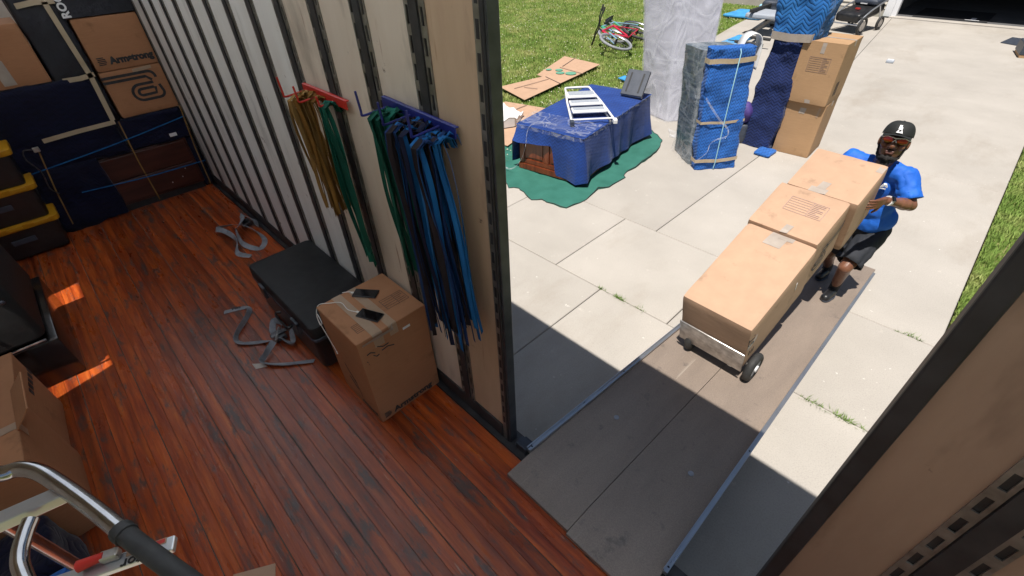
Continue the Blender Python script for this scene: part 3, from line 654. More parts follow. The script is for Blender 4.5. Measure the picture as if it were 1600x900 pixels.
def carton(name, label, size, loc, rot=(0,0,0), mat='card', group=None, seam='x', tape='tape', tops=True, axis='z', sag=.003):
    """corrugated carton: body, two top flaps meeting on a seam, tape over the seam and down both ends. local origin: centre of base"""
    w, d, h = size
    t = thing(name, label, 'box', loc, rot, group)
    bm = bmesh.new(); bmesh.ops.create_grid(bm, x_segments=1, y_segments=1, size=.5); bm.free()
    body = soft_box('body', (-w/2, -d/2, 0), (w/2, d/2, h-.0045), M[mat], t, seed=w*7+loc[0], flat_top=True)
    # two flaps
    g = .002
    for s_ in (-1, 1):
        if seam == 'x': a, b = (-w/2+.001, g if s_ > 0 else -d/2+.001, h-.0045), (w/2-.001, d/2-.001 if s_ > 0 else -g, h)
        else: a, b = (g if s_ > 0 else -w/2+.001, -d/2+.001, h-.0045), (w/2-.001 if s_ > 0 else -g, d/2-.001, h)
        MB().box(a, b).build('flap', M[mat], t, bevel=.0015, seg=1)
    if tape:
        tw = .027; dn = .07; e = .0009
        mb = MB()
        if seam == 'x': pts = [(-w/2-e, 0, h-dn), (-w/2-e, 0, h+e-.002), (-w/2+.004, 0, h+e), (0, 0, h+e), (w/2-.004, 0, h+e), (w/2+e, 0, h+e-.002), (w/2+e, 0, h-dn)]; wd = (0,1,0)
        else: pts = [(0, -d/2-e, h-dn), (0, -d/2-e, h+e-.002), (0, -d/2+.004, h+e), (0, 0, h+e), (0, d/2-.004, h+e), (0, d/2+e, h+e-.002), (0, d/2+e, h-dn)]; wd = (1,0,0)
        mb.ribbon(pts, wd, tw*2, .0008).build('tape', M[tape], t)
    return t
def printed_panel(t, Mx, w, h, mat='ink', rows=7, split=.62, fine=9, lw=.0022, boxed=True):
    """printed room / contents panel made of rules, in the x/y plane of Mx"""
    mb = MB(); e = .0006
    def bar(x0, y0, x1, y1): mb.box((x0, y0, 0), (x1, y1, e), Mx)
    if boxed:
        bar(0, 0, w, lw); bar(0, h-lw, w, h); bar(0, lw, lw, h-lw); bar(w-lw, lw, w, h-lw)
    if split < 1: bar(w*split, lw, w*split+lw, h-lw)
    for i in range(1, rows): bar(lw*1.5, h*i/rows, w*split-lw, h*i/rows+lw)
    if split < 1:
        for i in range(1, fine): bar(w*split+w*.03, h*i/fine, w*(.93 if i % 3 else .8), h*i/fine+lw*1.4)
    return mb.build('printed_panel', M[mat], t)
def paperclip_logo(t, Mx, s, mat='ink', th=.04, tail=1.5, name='printed_logo'):
    """three concentric bent bars: an endless line logo; unit about s tall"""
    mb = MB(); e = .0007
    def path(pts, w=th*s):
        p3 = [Mx @ Vector((x*s, y*s, e)) for x, y in pts]; mb.ribbon(p3, [ (Mx.to_3x3() @ Vector((-(pts[min(i+1, len(pts)-1)][1]-pts[max(i-1,0)][1]), pts[min(i+1, len(pts)-1)][0]-pts[max(i-1,0)][0], 0))) for i in range(len(pts))], w, .0008)
    def arc(cx, cy, r, a0, a1, n=8): return [(cx+r*math.cos(R(a0+(a1-a0)*i/n)), cy+r*math.sin(R(a0+(a1-a0)*i/n))) for i in range(n+1)]
    path([(-tail, .50)] + arc(.30, .32, .18, 90, 0, 6)[0:] + [(.48, .28)])
    path([(-tail, .36)] + [(.20, .36), (.34, .22)])
    path([(.48, .05)] + arc(.36, -.18, .17, 0, -90, 5) + arc(-.12, -.10, .25, 270, 90, 10) + [(.34, .15)])
    path([(.34, -.0)] + [(.30, -.19)] + arc(-.10, -.10, .10, 270, 90, 8) + [(.30, .0)])
    return mb.build(name, M[mat], t)
def stripe_logo(t, Mx, s, mat='ink'):
    mb = MB()
    for i in range(5):
        y = i*s/5; w = s*(.95 - .08*abs(i-2)); x = s*.06*(i % 2)
        mb.box((x, y, 0), (x+w, y+s*.11, .0007), Mx)
    return mb.build('printed_logo', M[mat], t)

# ---- carton with the phones (18 x 18 x 28 inches), standing by the wall
bx_, by_, bh = -.919-.2285, -.473+.2285, .706
t = carton('phone_carton', 'tall brown carton by the wall with two phones on top', (.457, .457, bh), (bx_, by_, 0), (0, 0, .003), 'card_red', seam='x', tape='tape')
printed_panel(t, frame((.03, -.175, bh+.0003), (-0,1,0), (-1,0,0)), .0, .0, 'ink', 1, 1, 1) if False else None
printed_panel(t, frame((.045, .055, bh+.0004), (0,1,0), (-1,0,0)) @ Matrix.Translation((-.0, -.06, 0)), .15, .10, 'ink', 5, .55, 6)
printed_panel(t, frame((.155, -.175, bh+.0004), (0,1,0), (-1,0,0)), .10, .075, 'ink', 5, 1.0, 1)
MB().ribbon([(-.2293, -.10, bh-.06), (-.2293, -.10, bh-.001), (-.226, -.10, bh+.0012), (.226, -.10, bh+.0012), (.2293, -.10, bh-.001), (.2293, -.10, bh-.09)], (0,1,0), .06, .0008).build('tape', M['tape'], t)
MB().ribbon([(.2293, -.2, bh-.01), (.2293, .0, bh-.012)], (0,0,1), .05, .0008).build('edge_tape', M['tape_grey'], t)
for i, (a, b, c, d) in enumerate(((-.19, .60, -.14, .585), (-.12, .62, -.05, .60), (-.10, .575, -.02, .565), (-.155, .575, -.12, .56), (-.2, .555, -.19, .52))):
    MB().ribbon([(.2295, a, b), (.2295, (a+c)/2, (b+d)/2+.012*(-1)**i), (.2295, c, d)], (0,0,1), .008, .0006).build('marker_scribble', M['ink'], t)
MB().box((.2287, .055, .625), (.2295, .105, .642)).build('white_label', M['white_plastic'], t)
letters('Armstrong', t, M['ink'], frame((.2292, -.135, .03), (0,1,0), (0,0,1)), width=.30, bold=.004)
stripe_logo(t, frame((.2290, -.20, .03), (0,1,0), (0,0,1)), .05)
for q in (((-.06, .35), (-.03, .30), (.03, .22)), ((-.05, .24), (.02, .17)), ((.02, .25), (.05, .12))):
    MB().ribbon([(x, -.2293, z) for x, z in q], (0,0,1), .02, .0006).build('ink_smear', M['ink'], t)
letters('Armstrong', t, M['ink'], frame((.03, -.2292, .06), (1,0,0), (0,0,1)), width=.17, bold=.004)
for (q, r_, lab) in (((-1.262, -.205), R(38), 'black phone lying nearer the wall on the brown carton'), ((-1.07, -.292), R(24), 'black phone with a plugged white cable on the brown carton')):
    p = thing('phone', lab, 'phone', (q[0], q[1], bh+.0025), (0, 0, r_), 'phones on the carton')
    MB().box((-.075, -.036, 0), (.075, .036, .009)).build('case', M['blackp'], p, bevel=.003)
    MB().box((-.071, -.032, .0092), (.071, .032, .0098)).build('screen', M['screen'], p)
    MB().box((-.093, -.006, .002), (-.0755, .006, .0075)).build('plug', M['white_cable'], p, bevel=.001)
def curve_pts(pts, n=8):
    P = [Vector(p) for p in pts]; out = []
    for i in range(len(P)-1):
        p0, p1, p2, p3 = P[max(i-1,0)], P[i], P[i+1], P[min(i+2, len(P)-1)]
        for k in range(n):
            t_ = k/n; out.append(.5*((2*p1)+(-p0+p2)*t_+(2*p0-5*p1+4*p2-p3)*t_*t_+(-p0+3*p1-3*p2+p3)*t_**3))
    out.append(P[-1]); return out
zt = bh+.0055
c = MB().tube(curve_pts([(-1.155, -.33, zt), (-1.21, -.355, zt), (-1.27, -.36, zt+.02), (-1.34, -.40, zt), (-1.375, -.455, zt), (-1.37, -.487, zt-.05), (-1.33, -.50, zt-.10), (-1.29, -.497, zt-.06), (-1.345, -.49, zt-.03), (-1.36, -.492, zt-.09), (-1.30, -.492, zt-.18), (-1.25, -.489, zt-.28)]), .0022, 6).tube(curve_pts([(-1.33, -.25, zt), (-1.355, -.27, zt), (-1.375, -.30, zt)]), .0022, 6).tube([(-1.25, -.489, zt-.28), (-1.245, -.489, zt-.30)], .004, 6).build('charging_cable', M['white_cable'], smooth=True)
tag(c, 'thin white charging cable hanging over the carton edge', 'cable')

# ---- black equipment case lying by the wall
t = thing('equipment_case', 'low black hard case with a textured lid against the slotted wall', 'case', (-2.10, -.262, 0), (0, 0, R(0)))
ch = .41
def rounded_slab(w, d, z0, z1, r, n=5):
    pts = []
    for cx, cy, a0 in ((w/2-r, d/2-r, 0), (-w/2+r, d/2-r, 90), (-w/2+r, -d/2+r, 180), (w/2-r, -d/2+r, 270)):
        for i in range(n+1): a = R(a0+90*i/n); pts.append((cx+r*math.cos(a), cy+r*math.sin(a)))
    return pts
def slab_loft(pts, zs, name, mat, parent, smooth=True):
    rings = [[Vector((x*s_, y*s_, z)) for x, y in pts] for z, s_ in zs]
    return MB().loft(rings).build(name, mat, parent, smooth=smooth, angle=R(35))
pts_ = rounded_slab(1.08, .515, 0, 1, .045)
slab_loft(pts_, [(.012, .93), (.03, .955), (.285, .98), (.287, .97)], 'lower_shell', M['blackp'], t)
slab_loft(pts_, [(.290, .985), (.325, 1.0), (ch-.03, .995), (ch-.008, .982), (ch, .955)], 'lid', M['blackcase'], t)
slab_loft(pts_, [(.2905, 1.004), (.293, 1.008), (.3125, 1.008), (.315, 1.004)], 'rim', M['slate'], t)
for x in (-.28, .28):
    MB().box((x-.05, -.278, .25), (x+.05, -.258, .345)).build('latch', M['edge_steel'], t, bevel=.004)
MB().tube(curve_pts([(-.10, -.246, .18), (-.10, -.29, .18), (.10, -.29, .18), (.10, -.246, .18)], 5), .011, 8).build('handle', M['blackp'], t, smooth=True)
for x in (-.42, .42):
    for y in (-.17, .17): MB().box((x-.03, y-.03, 0), (x+.03, y+.03, .0115)).build('foot', M['rubber'], t)

# ---- loose webbing straps on the floor
def webbing(name, label, runs, w=.045, mat='strap_grey', text=None):
    t = thing(name, label, 'strap', runs[0][0][0], (0,0,0))
    for pts, ups in runs:
        cp = curve_pts(pts, 7); n = len(cp); ud = []
        for i in range(n):
            f = i/(n-1)*(len(ups)-1); k = min(int(f), len(ups)-2); f -= k
            tdir = (cp[min(i+1, n-1)]-cp[max(i-1, 0)]).normalized()
            a = ups[k]*(1-f)+ups[k+1]*f                        # 0 lies flat, 1 stands on edge
            side = tdir.cross(Vector((0,0,1))).normalized(); up = Vector((0,0,1))
            ud.append(side*math.cos(a*math.pi/2)+up*math.sin(a*math.pi/2))
            cp[i] = cp[i] + Vector((0,0, .003 + abs(math.sin(a*math.pi/2))*w*.48))
        MB().ribbon(cp, ud, w, .0022).build('webbing', M[mat], t, world=True, smooth=True, angle=R(50))
    return t
t = webbing('cargo_strap', 'grey webbing strap printed ven tangled on the floor by the black case',
    [([(-2.78, -.80, 0), (-2.71, -.655, 0), (-2.60, -.66, 0), (-2.42, -.82, 0), (-2.32, -.845, 0), (-2.22, -.74, 0), (-2.14, -.62, 0), (-2.26, -.53, .02)], [0, 0, .75, .9, .3, .1, .6, .8]),
     ([(-2.26, -.53, .02), (-2.36, -.56, 0), (-2.22, -.62, .01), (-2.06, -.60, .03), (-2.0, -.56, .02), (-2.1, -.52, .05)], [.8, .4, .2, .6, .2, .5]),
     ([(-2.1, -.66, .03), (-2.02, -.76, .01), (-1.98, -.80, 0), (-1.86, -.70, 0), (-1.73, -.53, 0)], [.3, .9, .5, .25, .15])])
letters('ven', t, M['ink'], inv_of(t) @ frame((-2.769, -.752, .0046), (-.0+.07, .145, 0), (-.145, .07, 0)), width=.075, bold=.006)
MB().box((-2.20, -.64, .012), (-2.10, -.56, .045)).box((-2.17, -.66, .046), (-2.13, -.54, .058)).build('ratchet_buckle', M['darkmetal'], t, world=True, bevel=.004)
MB().tube([(-2.21, -.57, .05), (-2.08, -.65, .05)], .010, 8).build('ratchet_pin', M['alu_worn'], t, world=True)
t = webbing('cargo_strap', 'crumpled pale grey webbing strap on the floor below the white wall',
    [([(-3.44, -.33, 0), (-3.58, -.40, 0), (-3.75, -.33, .03), (-3.95, -.36, .06), (-4.10, -.40, .04), (-4.02, -.22, .05), (-3.82, -.13, .02), (-3.62, -.12, 0), (-3.50, -.22, 0), (-3.66, -.31, .02), (-3.88, -.28, .06)], [0, .3, .8, .4, .7, .3, .6, .2, .1, .5, .8]),
     ([(-3.88, -.28, .06), (-4.05, -.15, .07), (-4.18, -.12, .05), (-4.0, -.06, .04), (-3.8, -.10, .06)], [.6, .2, .7, .4, .7])], w=.05)
t['group'] = 'loose cargo straps'
MB().box((-4.12, -.17, .01), (-4.0, -.09, .05)).build('ratchet_buckle', M['darkmetal'], t, world=True, bevel=.006)
p = MB().add([(-2.04, -.86, .001), (-1.98, -.80, .001), (-1.93, -.79, .001), (-1.97, -.86, .001), (-2.04, -.86, .003), (-1.98, -.80, .006), (-1.93, -.79, .004), (-1.97, -.86, .003)], [(3,2,1,0),(4,5,6,7),(0,1,5,4),(1,2,6,5),(2,3,7,6),(3,0,4,7)]).build('paper_scrap', M['tape_grey']); tag(p, 'small torn grey scrap on the floor beside the strap', 'scrap')
p = MB().add([(-.70, -1.47, .001), (-.60, -1.30, .001), (-.42, -1.38, .001), (-.5, -1.56, .001), (-.70, -1.47, .004), (-.60, -1.30, .006), (-.42, -1.38, .005), (-.5, -1.56, .004)], [(3,2,1,0),(4,5,6,7),(0,1,5,4),(1,2,6,5),(2,3,7,6),(3,0,4,7)]).build('cardboard_scrap', M['card_pale'], bevel=0); tag(p, 'pale cardboard scrap on the plank floor near the ladder', 'scrap')

# ---- strap racks on the wall, with hanging rubber bands
def rack(name, label, x0, x1, z, hooks, mat, tilt=0.0):
    t = thing(name, label, 'rack', ((x0+x1)/2, 0, z), (0,0,0), 'strap racks on the wall')
    m = Matrix.Translation(((x0+x1)/2, 0, z)) @ Matrix.Rotation(tilt, 4, 'Y')
    w = (x1-x0)/2
    MB().box((-w, -.030, -.023), (w, -.025, .023), m).box((-w, -.025, .017), (w, -.0115, .023), m).build('bar', M[mat], t, world=True, bevel=.002, seg=1)
    for x, ln, up in hooks:
        MB().tube(curve_pts([(x, -.036, z), (x-.005, -.036-ln*.55, z-.006), (x-.006, -.036-ln, z-.008), (x-.006, -.040-ln, z+.012), (x-.006, -.045-ln, z+up)], 4), .0052, 8).build('hook', M[mat], t, world=True, smooth=True)
    return t
rack('strap_rack', 'red steel hook rack bolted to the slotted wall', -1.73, -1.26, 1.785, [(-1.67, .12, .09), (-1.52, .11, .07), (-1.38, .07, .04)], 'red_paint', R(0))
rack('strap_rack', 'blue steel hook rack bolted to the wall nearer the door', -.915, -.42, 1.868, [(-.86, .12, .09), (-.70, .12, .08), (-.51, .12, .09)], 'blue_paint', R(2))
def bundle(name, label, x, y, z, zb, mats, n, sx=.05, bx=.09, dxb=0.0, w=.026, dy=.045, jag=.14, group='rubber bands hung on the racks'):
    t = thing(name, label, 'straps', (x, y, zb), (0,0,0), group)
    for i in range(n):
        f = (i+.5)/n*2-1; zz = zb + random.uniform(0, jag)*(z-zb)*.8; ph = random.uniform(0, 6.28); yy = y + random.uniform(-dy, dy)
        xt = x+f*sx; xb_ = x+dxb+f*bx+random.uniform(-.012, .012); pts = []; wd = []; m = 12
        side = random.choice((-1, 1)); back = y+.035+abs(random.gauss(0, .01))
        # over the hook, then down
        pts.append(Vector((xt, yy+.05, z-.05))); pts.append(Vector((xt, yy+.035, z-.012))); pts.append(Vector((xt, yy, z+.003+.010*random.random()))); pts.append(Vector((xt, yy-.035, z-.012)))
        for k in range(1, m+1):
            q = k/m; pts.append(Vector((xt+(xb_-xt)*q**.8+.010*math.sin(ph+q*5), yy-.037+(.02)*q+.008*math.sin(ph*1.3+q*6), z-.012-(z-zz-.012)*q)))
        tw = random.uniform(-.9, .9)
        for k in range(len(pts)):
            a = tw+.30*math.sin(ph+k*.35); wd.append(Vector((math.cos(a), math.sin(a), 0)))
        MB().ribbon(pts, wd, w*random.uniform(.8, 1.15), .0022).build('band', M[random.choice(mats)], t, world=True, smooth=True, angle=R(50))
    return t
bundle('rubber_bands', 'mustard yellow bands draped over the red rack', -1.61, -.085, 1.785, 1.10, ['gold', 'gold', 'gold2', 'gold2'], 24, .030, .095, .02, .021, .045, .12)
bundle('rubber_bands', 'brown band strands hanging beside the mustard bundle', -1.50, -.065, 1.785, 1.12, ['gold'], 5, .02, .05, .03, .026, .02, .14)
bundle('rubber_bands', 'narrow green bands hanging under the red rack', -1.385, -.055, 1.78, .82, ['green', 'green2', 'green2'], 7, .02, .055, .05, .030, .02, .2)
bundle('rubber_bands', 'dark green bands draped over the blue rack', -.80, -.08, 1.868, 1.02, ['green', 'green', 'green2'], 22, .034, .085, .06, .022, .055, .16)
bundle('rubber_bands', 'thick bundle of blue and black bands in the middle of the blue rack', -.625, -.085, 1.862, .76, ['sblue', 'snavy', 'sblack', 'sdeep', 'sblack', 'snavy'], 36, .060, .095, .055, .022, .065, .18)
bundle('rubber_bands', 'blue bands hanging from the hook nearest the doorway', -.475, -.10, 1.852, .84, ['sblue', 'sblue', 'sdeep', 'sblack', 'sblack'], 30, .040, .085, .07, .022, .06, .18)

# ---- load stacked across the front of the truck
def lumpy(name, a, b, mat, parent=None, amp=.012, freq=5, seed=0.0, cuts=10, world=True, r=.02, fold=0.0, M_=None, shear=None, smooth=True):
    """soft box: a subdivided block whose faces wander with noise; fold adds long vertical folds"""
    a = Vector(a); b = Vector(b); c = (a+b)/2; h = (b-a)/2
    bm = bmesh.new(); bmesh.ops.create_cube(bm, size=2.0)
    bmesh.ops.subdivide_edges(bm, edges=bm.edges[:], cuts=cuts, use_grid_fill=True)
    for v in bm.verts:
        p = Vector((v.co.x*h.x, v.co.y*h.y, v.co.z*h.z)); q = Vector()
        for i in range(3):
            L = max(0, h[i]-r); q[i] = max(-L, min(L, p[i]))
        d = p-q; n = d.normalized() if d.length > 1e-6 else Vector()
        p = q + n*min(d.length, r)
        nn = Vector((p.x/h.x, p.y/h.y, p.z/h.z)); nn = Vector([ (k if abs(k) > .85 else 0) for k in nn ]); nn = nn.normalized() if nn.length else Vector()
        w = fbm(p.x+c.x, p.y+c.y, p.z+c.z, freq, seed)*amp
        if fold: w += fold*math.sin((p.x+p.y)*38+4*nz(p.x, p.y, p.z, 2.5, seed))*(.4+.6*abs(nz(p.x, p.y, p.z*.4, 3, seed+3)))
        p = p + nn*w
        if shear: p += Vector(shear)*((p.z+h.z)/(2*h.z))
        p = p + c
        v.co = M_ @ p if M_ else p
    me = bpy.data.meshes.new(name); bm.to_mesh(me); bm.free()
    if world and parent: me.transform(inv_of(parent))
    if smooth: me.shade_smooth()
    return put(name, me, mat if not isinstance(mat, str) else M[mat], parent)
XB = -5.35
def facing_x(y, z, x=XB, e=.0012): return frame((x+e, y, z), (0,1,0), (0,0,1))
def fcarton(label, y0, y1, z0, z1, mat='card_red', d=.5):
    t = thing('stacked_carton', label, 'box', (XB-d/2, (y0+y1)/2, z0), (0,0,0), 'cartons in the front stack')
    soft_box('body', (XB-d, y0, z0), (XB, y1, z1), M[mat], t, LM_=Matrix.Identity(4), seed=y0*9+z0, bulge=.003); return t
t = fcarton('brown carton printed Armstrong in the front stack beside the white wall', -.545, .0-.012, 1.372, 1.83)
letters('Armstrong', t, M['ink'], inv_of(t) @ facing_x(-.415, 1.432), width=.385, bold=.006)
stripe_logo(t, inv_of(t) @ facing_x(-.505, 1.43), .075)
t = fcarton('brown carton with a looped double line logo under the Armstrong carton', -.55, -.012, .93, 1.370)
paperclip_logo(t, inv_of(t) @ facing_x(-.245, 1.165), .30, th=.085, tail=1.05)
MB().ribbon([(XB+.001, -.27, 1.34), (XB+.001, -.2, 1.345), (XB+.001, -.1, 1.352)], (0,0,1), .03, .0008).build('tape', M['tape'], t, world=True)
t = fcarton('plain taped carton at the upper left of the front stack', -1.62, -.905, 1.372, 1.86)
MB().ribbon([(XB+.0012, -1.19, 1.40), (XB+.0012, -1.195, 1.60)], (0,1,0), .09, .0008).build('tape', M['tape_grey'], t, world=True)
t = thing('black_carton', 'black carton with white ROGUE lettering at the top of the stack', 'box', (XB-.25, -.25, 1.835), (0,0,0))
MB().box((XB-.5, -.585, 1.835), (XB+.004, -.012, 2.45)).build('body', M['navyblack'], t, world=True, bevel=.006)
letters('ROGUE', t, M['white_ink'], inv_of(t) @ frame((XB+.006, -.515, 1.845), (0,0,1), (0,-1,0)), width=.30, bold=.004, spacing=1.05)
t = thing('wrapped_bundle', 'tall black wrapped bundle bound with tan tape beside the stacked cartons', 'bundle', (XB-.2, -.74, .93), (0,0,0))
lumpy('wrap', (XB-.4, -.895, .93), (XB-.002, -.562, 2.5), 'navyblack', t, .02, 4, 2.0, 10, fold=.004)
for pts in ([(-.645, 1.985), (-.63, 1.65), (-.615, 1.36), (-.635, .945)], [(-.85, 1.975), (-.72, 1.99), (-.575, 1.985)], [(-.83, 1.365), (-.70, 1.362), (-.58, 1.375)]):
    hor = abs(pts[0][0]-pts[-1][0]) > .1
    MB().ribbon([(XB+.024, y, z) for y, z in pts], (0,0,1) if hor else (0,1,0), .042, .002).build('tape', M['tape_tan'], t, world=True)
t = thing('dresser', 'dark wooden dresser at the bottom of the front stack', 'dresser', (XB-.25, -.66, 0), (0,0,0))
MB().box((XB-.5, -1.24, .07), (XB-.02, -.10, .60)).build('carcass', M['darkwood'], t, world=True, bevel=.006)
for z0, z1 in ((.10, .335), (.345, .585)): MB().box((XB-.018, -1.20, z0), (XB-.002, -.13, z1)).build('drawer_front', M['darkwood'], t, world=True, bevel=.006)
MB().box((XB-.49, -1.22, 0), (XB-.03, -.12, .068)).build('plinth', M['blackp'], t, world=True)
for y, z in ((-.30, .20), (-.42, .17), (-.24, .28)): MB().disc((XB-.002, y, z), .006, 8, axis=(1,0,0), h=.004).build('screw', M['alu'], t, world=True)
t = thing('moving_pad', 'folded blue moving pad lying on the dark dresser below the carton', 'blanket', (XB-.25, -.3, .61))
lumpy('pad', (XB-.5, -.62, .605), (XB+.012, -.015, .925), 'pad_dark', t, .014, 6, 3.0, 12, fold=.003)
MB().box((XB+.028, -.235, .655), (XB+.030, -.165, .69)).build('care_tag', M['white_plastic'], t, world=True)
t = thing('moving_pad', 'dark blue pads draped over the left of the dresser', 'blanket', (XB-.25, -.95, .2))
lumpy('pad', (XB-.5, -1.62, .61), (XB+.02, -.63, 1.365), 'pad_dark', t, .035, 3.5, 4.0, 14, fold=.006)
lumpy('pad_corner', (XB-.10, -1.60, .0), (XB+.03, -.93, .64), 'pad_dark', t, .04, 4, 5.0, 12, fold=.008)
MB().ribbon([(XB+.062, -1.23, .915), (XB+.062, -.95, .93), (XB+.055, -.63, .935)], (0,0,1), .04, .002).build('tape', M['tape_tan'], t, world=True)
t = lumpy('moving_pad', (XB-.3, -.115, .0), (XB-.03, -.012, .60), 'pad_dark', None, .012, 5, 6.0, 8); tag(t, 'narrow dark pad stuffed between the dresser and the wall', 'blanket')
for nm, y0, z0, y1, z1, lab in (('yellow_strap', -.60, .93, -.62, .05, 'thin yellow strap running down the middle of the dresser'), ('yellow_strap', -.02, .95, -.075, .04, 'thin yellow strap at the wall end of the dresser'), ('yellow_strap', -1.30, .85, -1.42, .08, 'thin yellow strap with a frayed tail at the left pads')):
    t = MB().ribbon([(XB+.045, y0, z0), (XB+.040+.03*(y0 < -1), (y0+y1)/2-.01, (z0+z1)/2), (XB+.05, y1, z1)], (0,1,0), .011, .002).build(nm, M['gold2']); tag(t, lab, 'strap', 'thin yellow straps')
for y0, z0, y1, z1, lab in ((-1.52, .65, -.015, .83, 'blue cord stretched across the pads above the dresser'), (-1.2, .365, -.015, .315, 'blue cord stretched across the dresser drawers')):
    pts = curve_pts([(XB+.055, y0, z0), (XB+.05, (y0+y1)/2, (z0+z1)/2-.015), (XB+.035, y1, z1)], 6)
    t = MB().tube(pts, .0055, 6).build('elastic_cord', M['sblue'], smooth=True); tag(t, lab, 'cord', 'blue cords')
t = thing('strap_hook', 'grey metal cam hook with a loose cord tail on the left pads', 'hook', (XB+.08, -1.31, .87))
MB().box((XB+.06, -1.335, .84), (XB+.085, -1.285, .885)).build('clamp', M['alu_worn'], t, world=True, bevel=.005)
MB().tube(curve_pts([(XB+.075, -1.34, .87), (XB+.09, -1.40, .88), (XB+.09, -1.42, .80), (XB+.08, -1.38, .66), (XB+.08, -1.40, .50), (XB+.07, -1.36, .42)], 6), .006, 6).build('cord', M['darkmetal'], t, world=True, smooth=True)
# yellow lidded totes
for i, (z0, lab) in enumerate(((0.02, 'lowest black tote with a yellow lid left of the dresser'), (.345, 'middle black tote with a yellow lid'), (.67, 'top black tote with a yellow lid in the left stack'))):
    t = thing('storage_tote', lab, 'tote', (-5.24, -1.79, z0), (0,0,0), 'stacked totes')
    mb = MB(); rings = []
    for z, k in ((0, .90), (.02, .92), (.27, .99)): rings.append([Vector((x*k, y*k, z)) for x, y in rounded_slab(.46, .62, 0, 1, .04)])
    mb.loft(rings).build('tub', M['blackp'], t, smooth=True, angle=R(35))
    pts_ = rounded_slab(.49, .66, 0, 1, .045)
    lid = slab_loft(pts_, [(.272, 1.0), (.276, 1.01), (.318, 1.01), (.323, .985)], 'lid', M['yellow'], t)
    for y in (-.2, 0, .2): MB().box((.2475, y-.055, .285), (.262, y+.055, .316)).build('lid_notch', M['yellow'], lid, bevel=.003)
    MB().box((.225, -.09, .14), (.236, .09, .19)).build('grip', M['slate'], t, bevel=.004)
# ---- load along the far side
t = thing('travel_chest', 'low glossy black trunk with a bright metal lid edge on the floor', 'trunk', (-3.36, -2.07, 0))
MB().box((-3.87, -2.43, .004), (-2.865, -1.725, .335)).build('body', M['blackgloss'], t, world=True, bevel=.012, smooth=True)
MB().box((-2.884, -2.40, .338), (-2.866, -2.09, .352)).build('trim', M['alu'], t, world=True, bevel=.002)
MB().box((-2.884, -2.086, .337), (-2.862, -1.78, .355)).build('trim', M['edge_steel'], t, world=True, bevel=.002)
MB().tube([(-2.856, -2.05, .362), (-2.856, -1.79, .362)], .0045, 8).build('lid_rod', M['chrome'], t, world=True)
MB().box((-2.8625, -2.10, .01), (-2.8585, -2.09, .335)).build('panel_seam', M['blackp'], t, world=True)
t = thing('travel_chest', 'upper black case with a carry handle standing on the glossy trunk', 'case', (-3.36, -2.1, .37))
slab_loft([(x, y) for x, y in rounded_slab(.98, .68, 0, 1, .05)], [(.0, .97), (.02, 1.0), (.44, .97), (.475, .94)], 'body', M['blackcase'], t)
MB().tube(curve_pts([(.505, .05, .33), (.55, .05, .36), (.55, .28, .36), (.505, .28, .33)], 5), .012, 8).build('handle', M['slate'], t, smooth=True)
MB().box((.482, -.005, .02), (.492, .005, .42)).build('panel_seam', M['slate'], t)
t = carton('floor_carton', 'brown carton with dark printed blocks next to the black trunk', (.52, .56, .50), (-2.38, -2.19, 0), (0, 0, R(-2)), 'card_red', seam='x')
for i in range(5):
    MB().box((-.24+i*.055, .2805, .33), (-.203+i*.055, .2815, .375)).build('printed_block', M['ink'], t)
t = carton('floor_carton', 'brown carton marked SELIN with a loose flap by the ladder', (.60, .56, .60), (-1.775, -2.165, 0), (0, 0, R(0)), 'card_red', seam='y')
MB().add([(-.30, .281, .604), (.05, .281, .604), (.03, .36, .68), (-.27, .37, .70), (-.30, .276, .606), (.05, .276, .606), (.03, .355, .683), (-.27, .365, .703)], [(0,1,2,3),(7,6,5,4),(0,4,5,1),(1,5,6,2),(2,6,7,3),(3,7,4,0)]).build('loose_flap', M['card_red'], t)
letters('SELIN', t, M['ink'], frame((.3012, -.20, .33), (0,1,0), (0,0,1)), width=.26)
MB().box((.3008, .17, .30), (.3016, .235, .312)).box((.3008, .19, .313), (.3016, .205, .375)).box((.3008, .17, .376), (.3016, .235, .388)).build('printed_mark', M['ink'], t)
t = thing('folded_pad', 'rolled blue pads on the floor below the ladder', 'blanket', (-1.2, -2.1, 0))
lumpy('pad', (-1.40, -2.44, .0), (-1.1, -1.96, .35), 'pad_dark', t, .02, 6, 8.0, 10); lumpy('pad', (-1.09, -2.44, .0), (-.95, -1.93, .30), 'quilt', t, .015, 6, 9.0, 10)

# ---- aluminium stepladder right by the camera
lad = thing('stepladder', 'aluminium stepladder with a bent tube handrail at the lower left', 'ladder', (.2, -1.5, 0))
Z = 1.72
MB().tube(curve_pts([(-.20, -1.56, Z-.05), (-.10, -1.48, Z), (-.057, -1.439, Z), (-.043, -1.412, Z), (-.010, -1.387, Z), (.045, -1.364, Z), (.14, -1.33, Z), (.238, -1.298, Z)], 6), .0145, 14).build('handrail', M['chrome'], lad, world=True, smooth=True)
MB().tube([(.232, -1.300, Z), (.30, -1.277, Z), (.60, -1.17, Z-.02)], .0152, 12).build('grip_sleeve', M['rubber'], lad, world=True, smooth=True)
MB().tube([(.226, -1.302, Z), (.244, -1.296, Z)], .018, 12).build('sleeve_collar', M['rubber'], lad, world=True, smooth=True)
MB().tube([(.60, -1.17, Z-.02), (.78, -1.14, .02)], .0145, 10).build('leg', M['chrome'], lad, world=True, smooth=True)
MB().tube([(-.20, -1.56, Z-.05), (-.42, -1.62, .02)], .0145, 10).build('leg', M['chrome'], lad, world=True, smooth=True)
m_ = frame((.06, -1.405, Z-.012), (.075, .08, 0), (-.08, .075, 0))
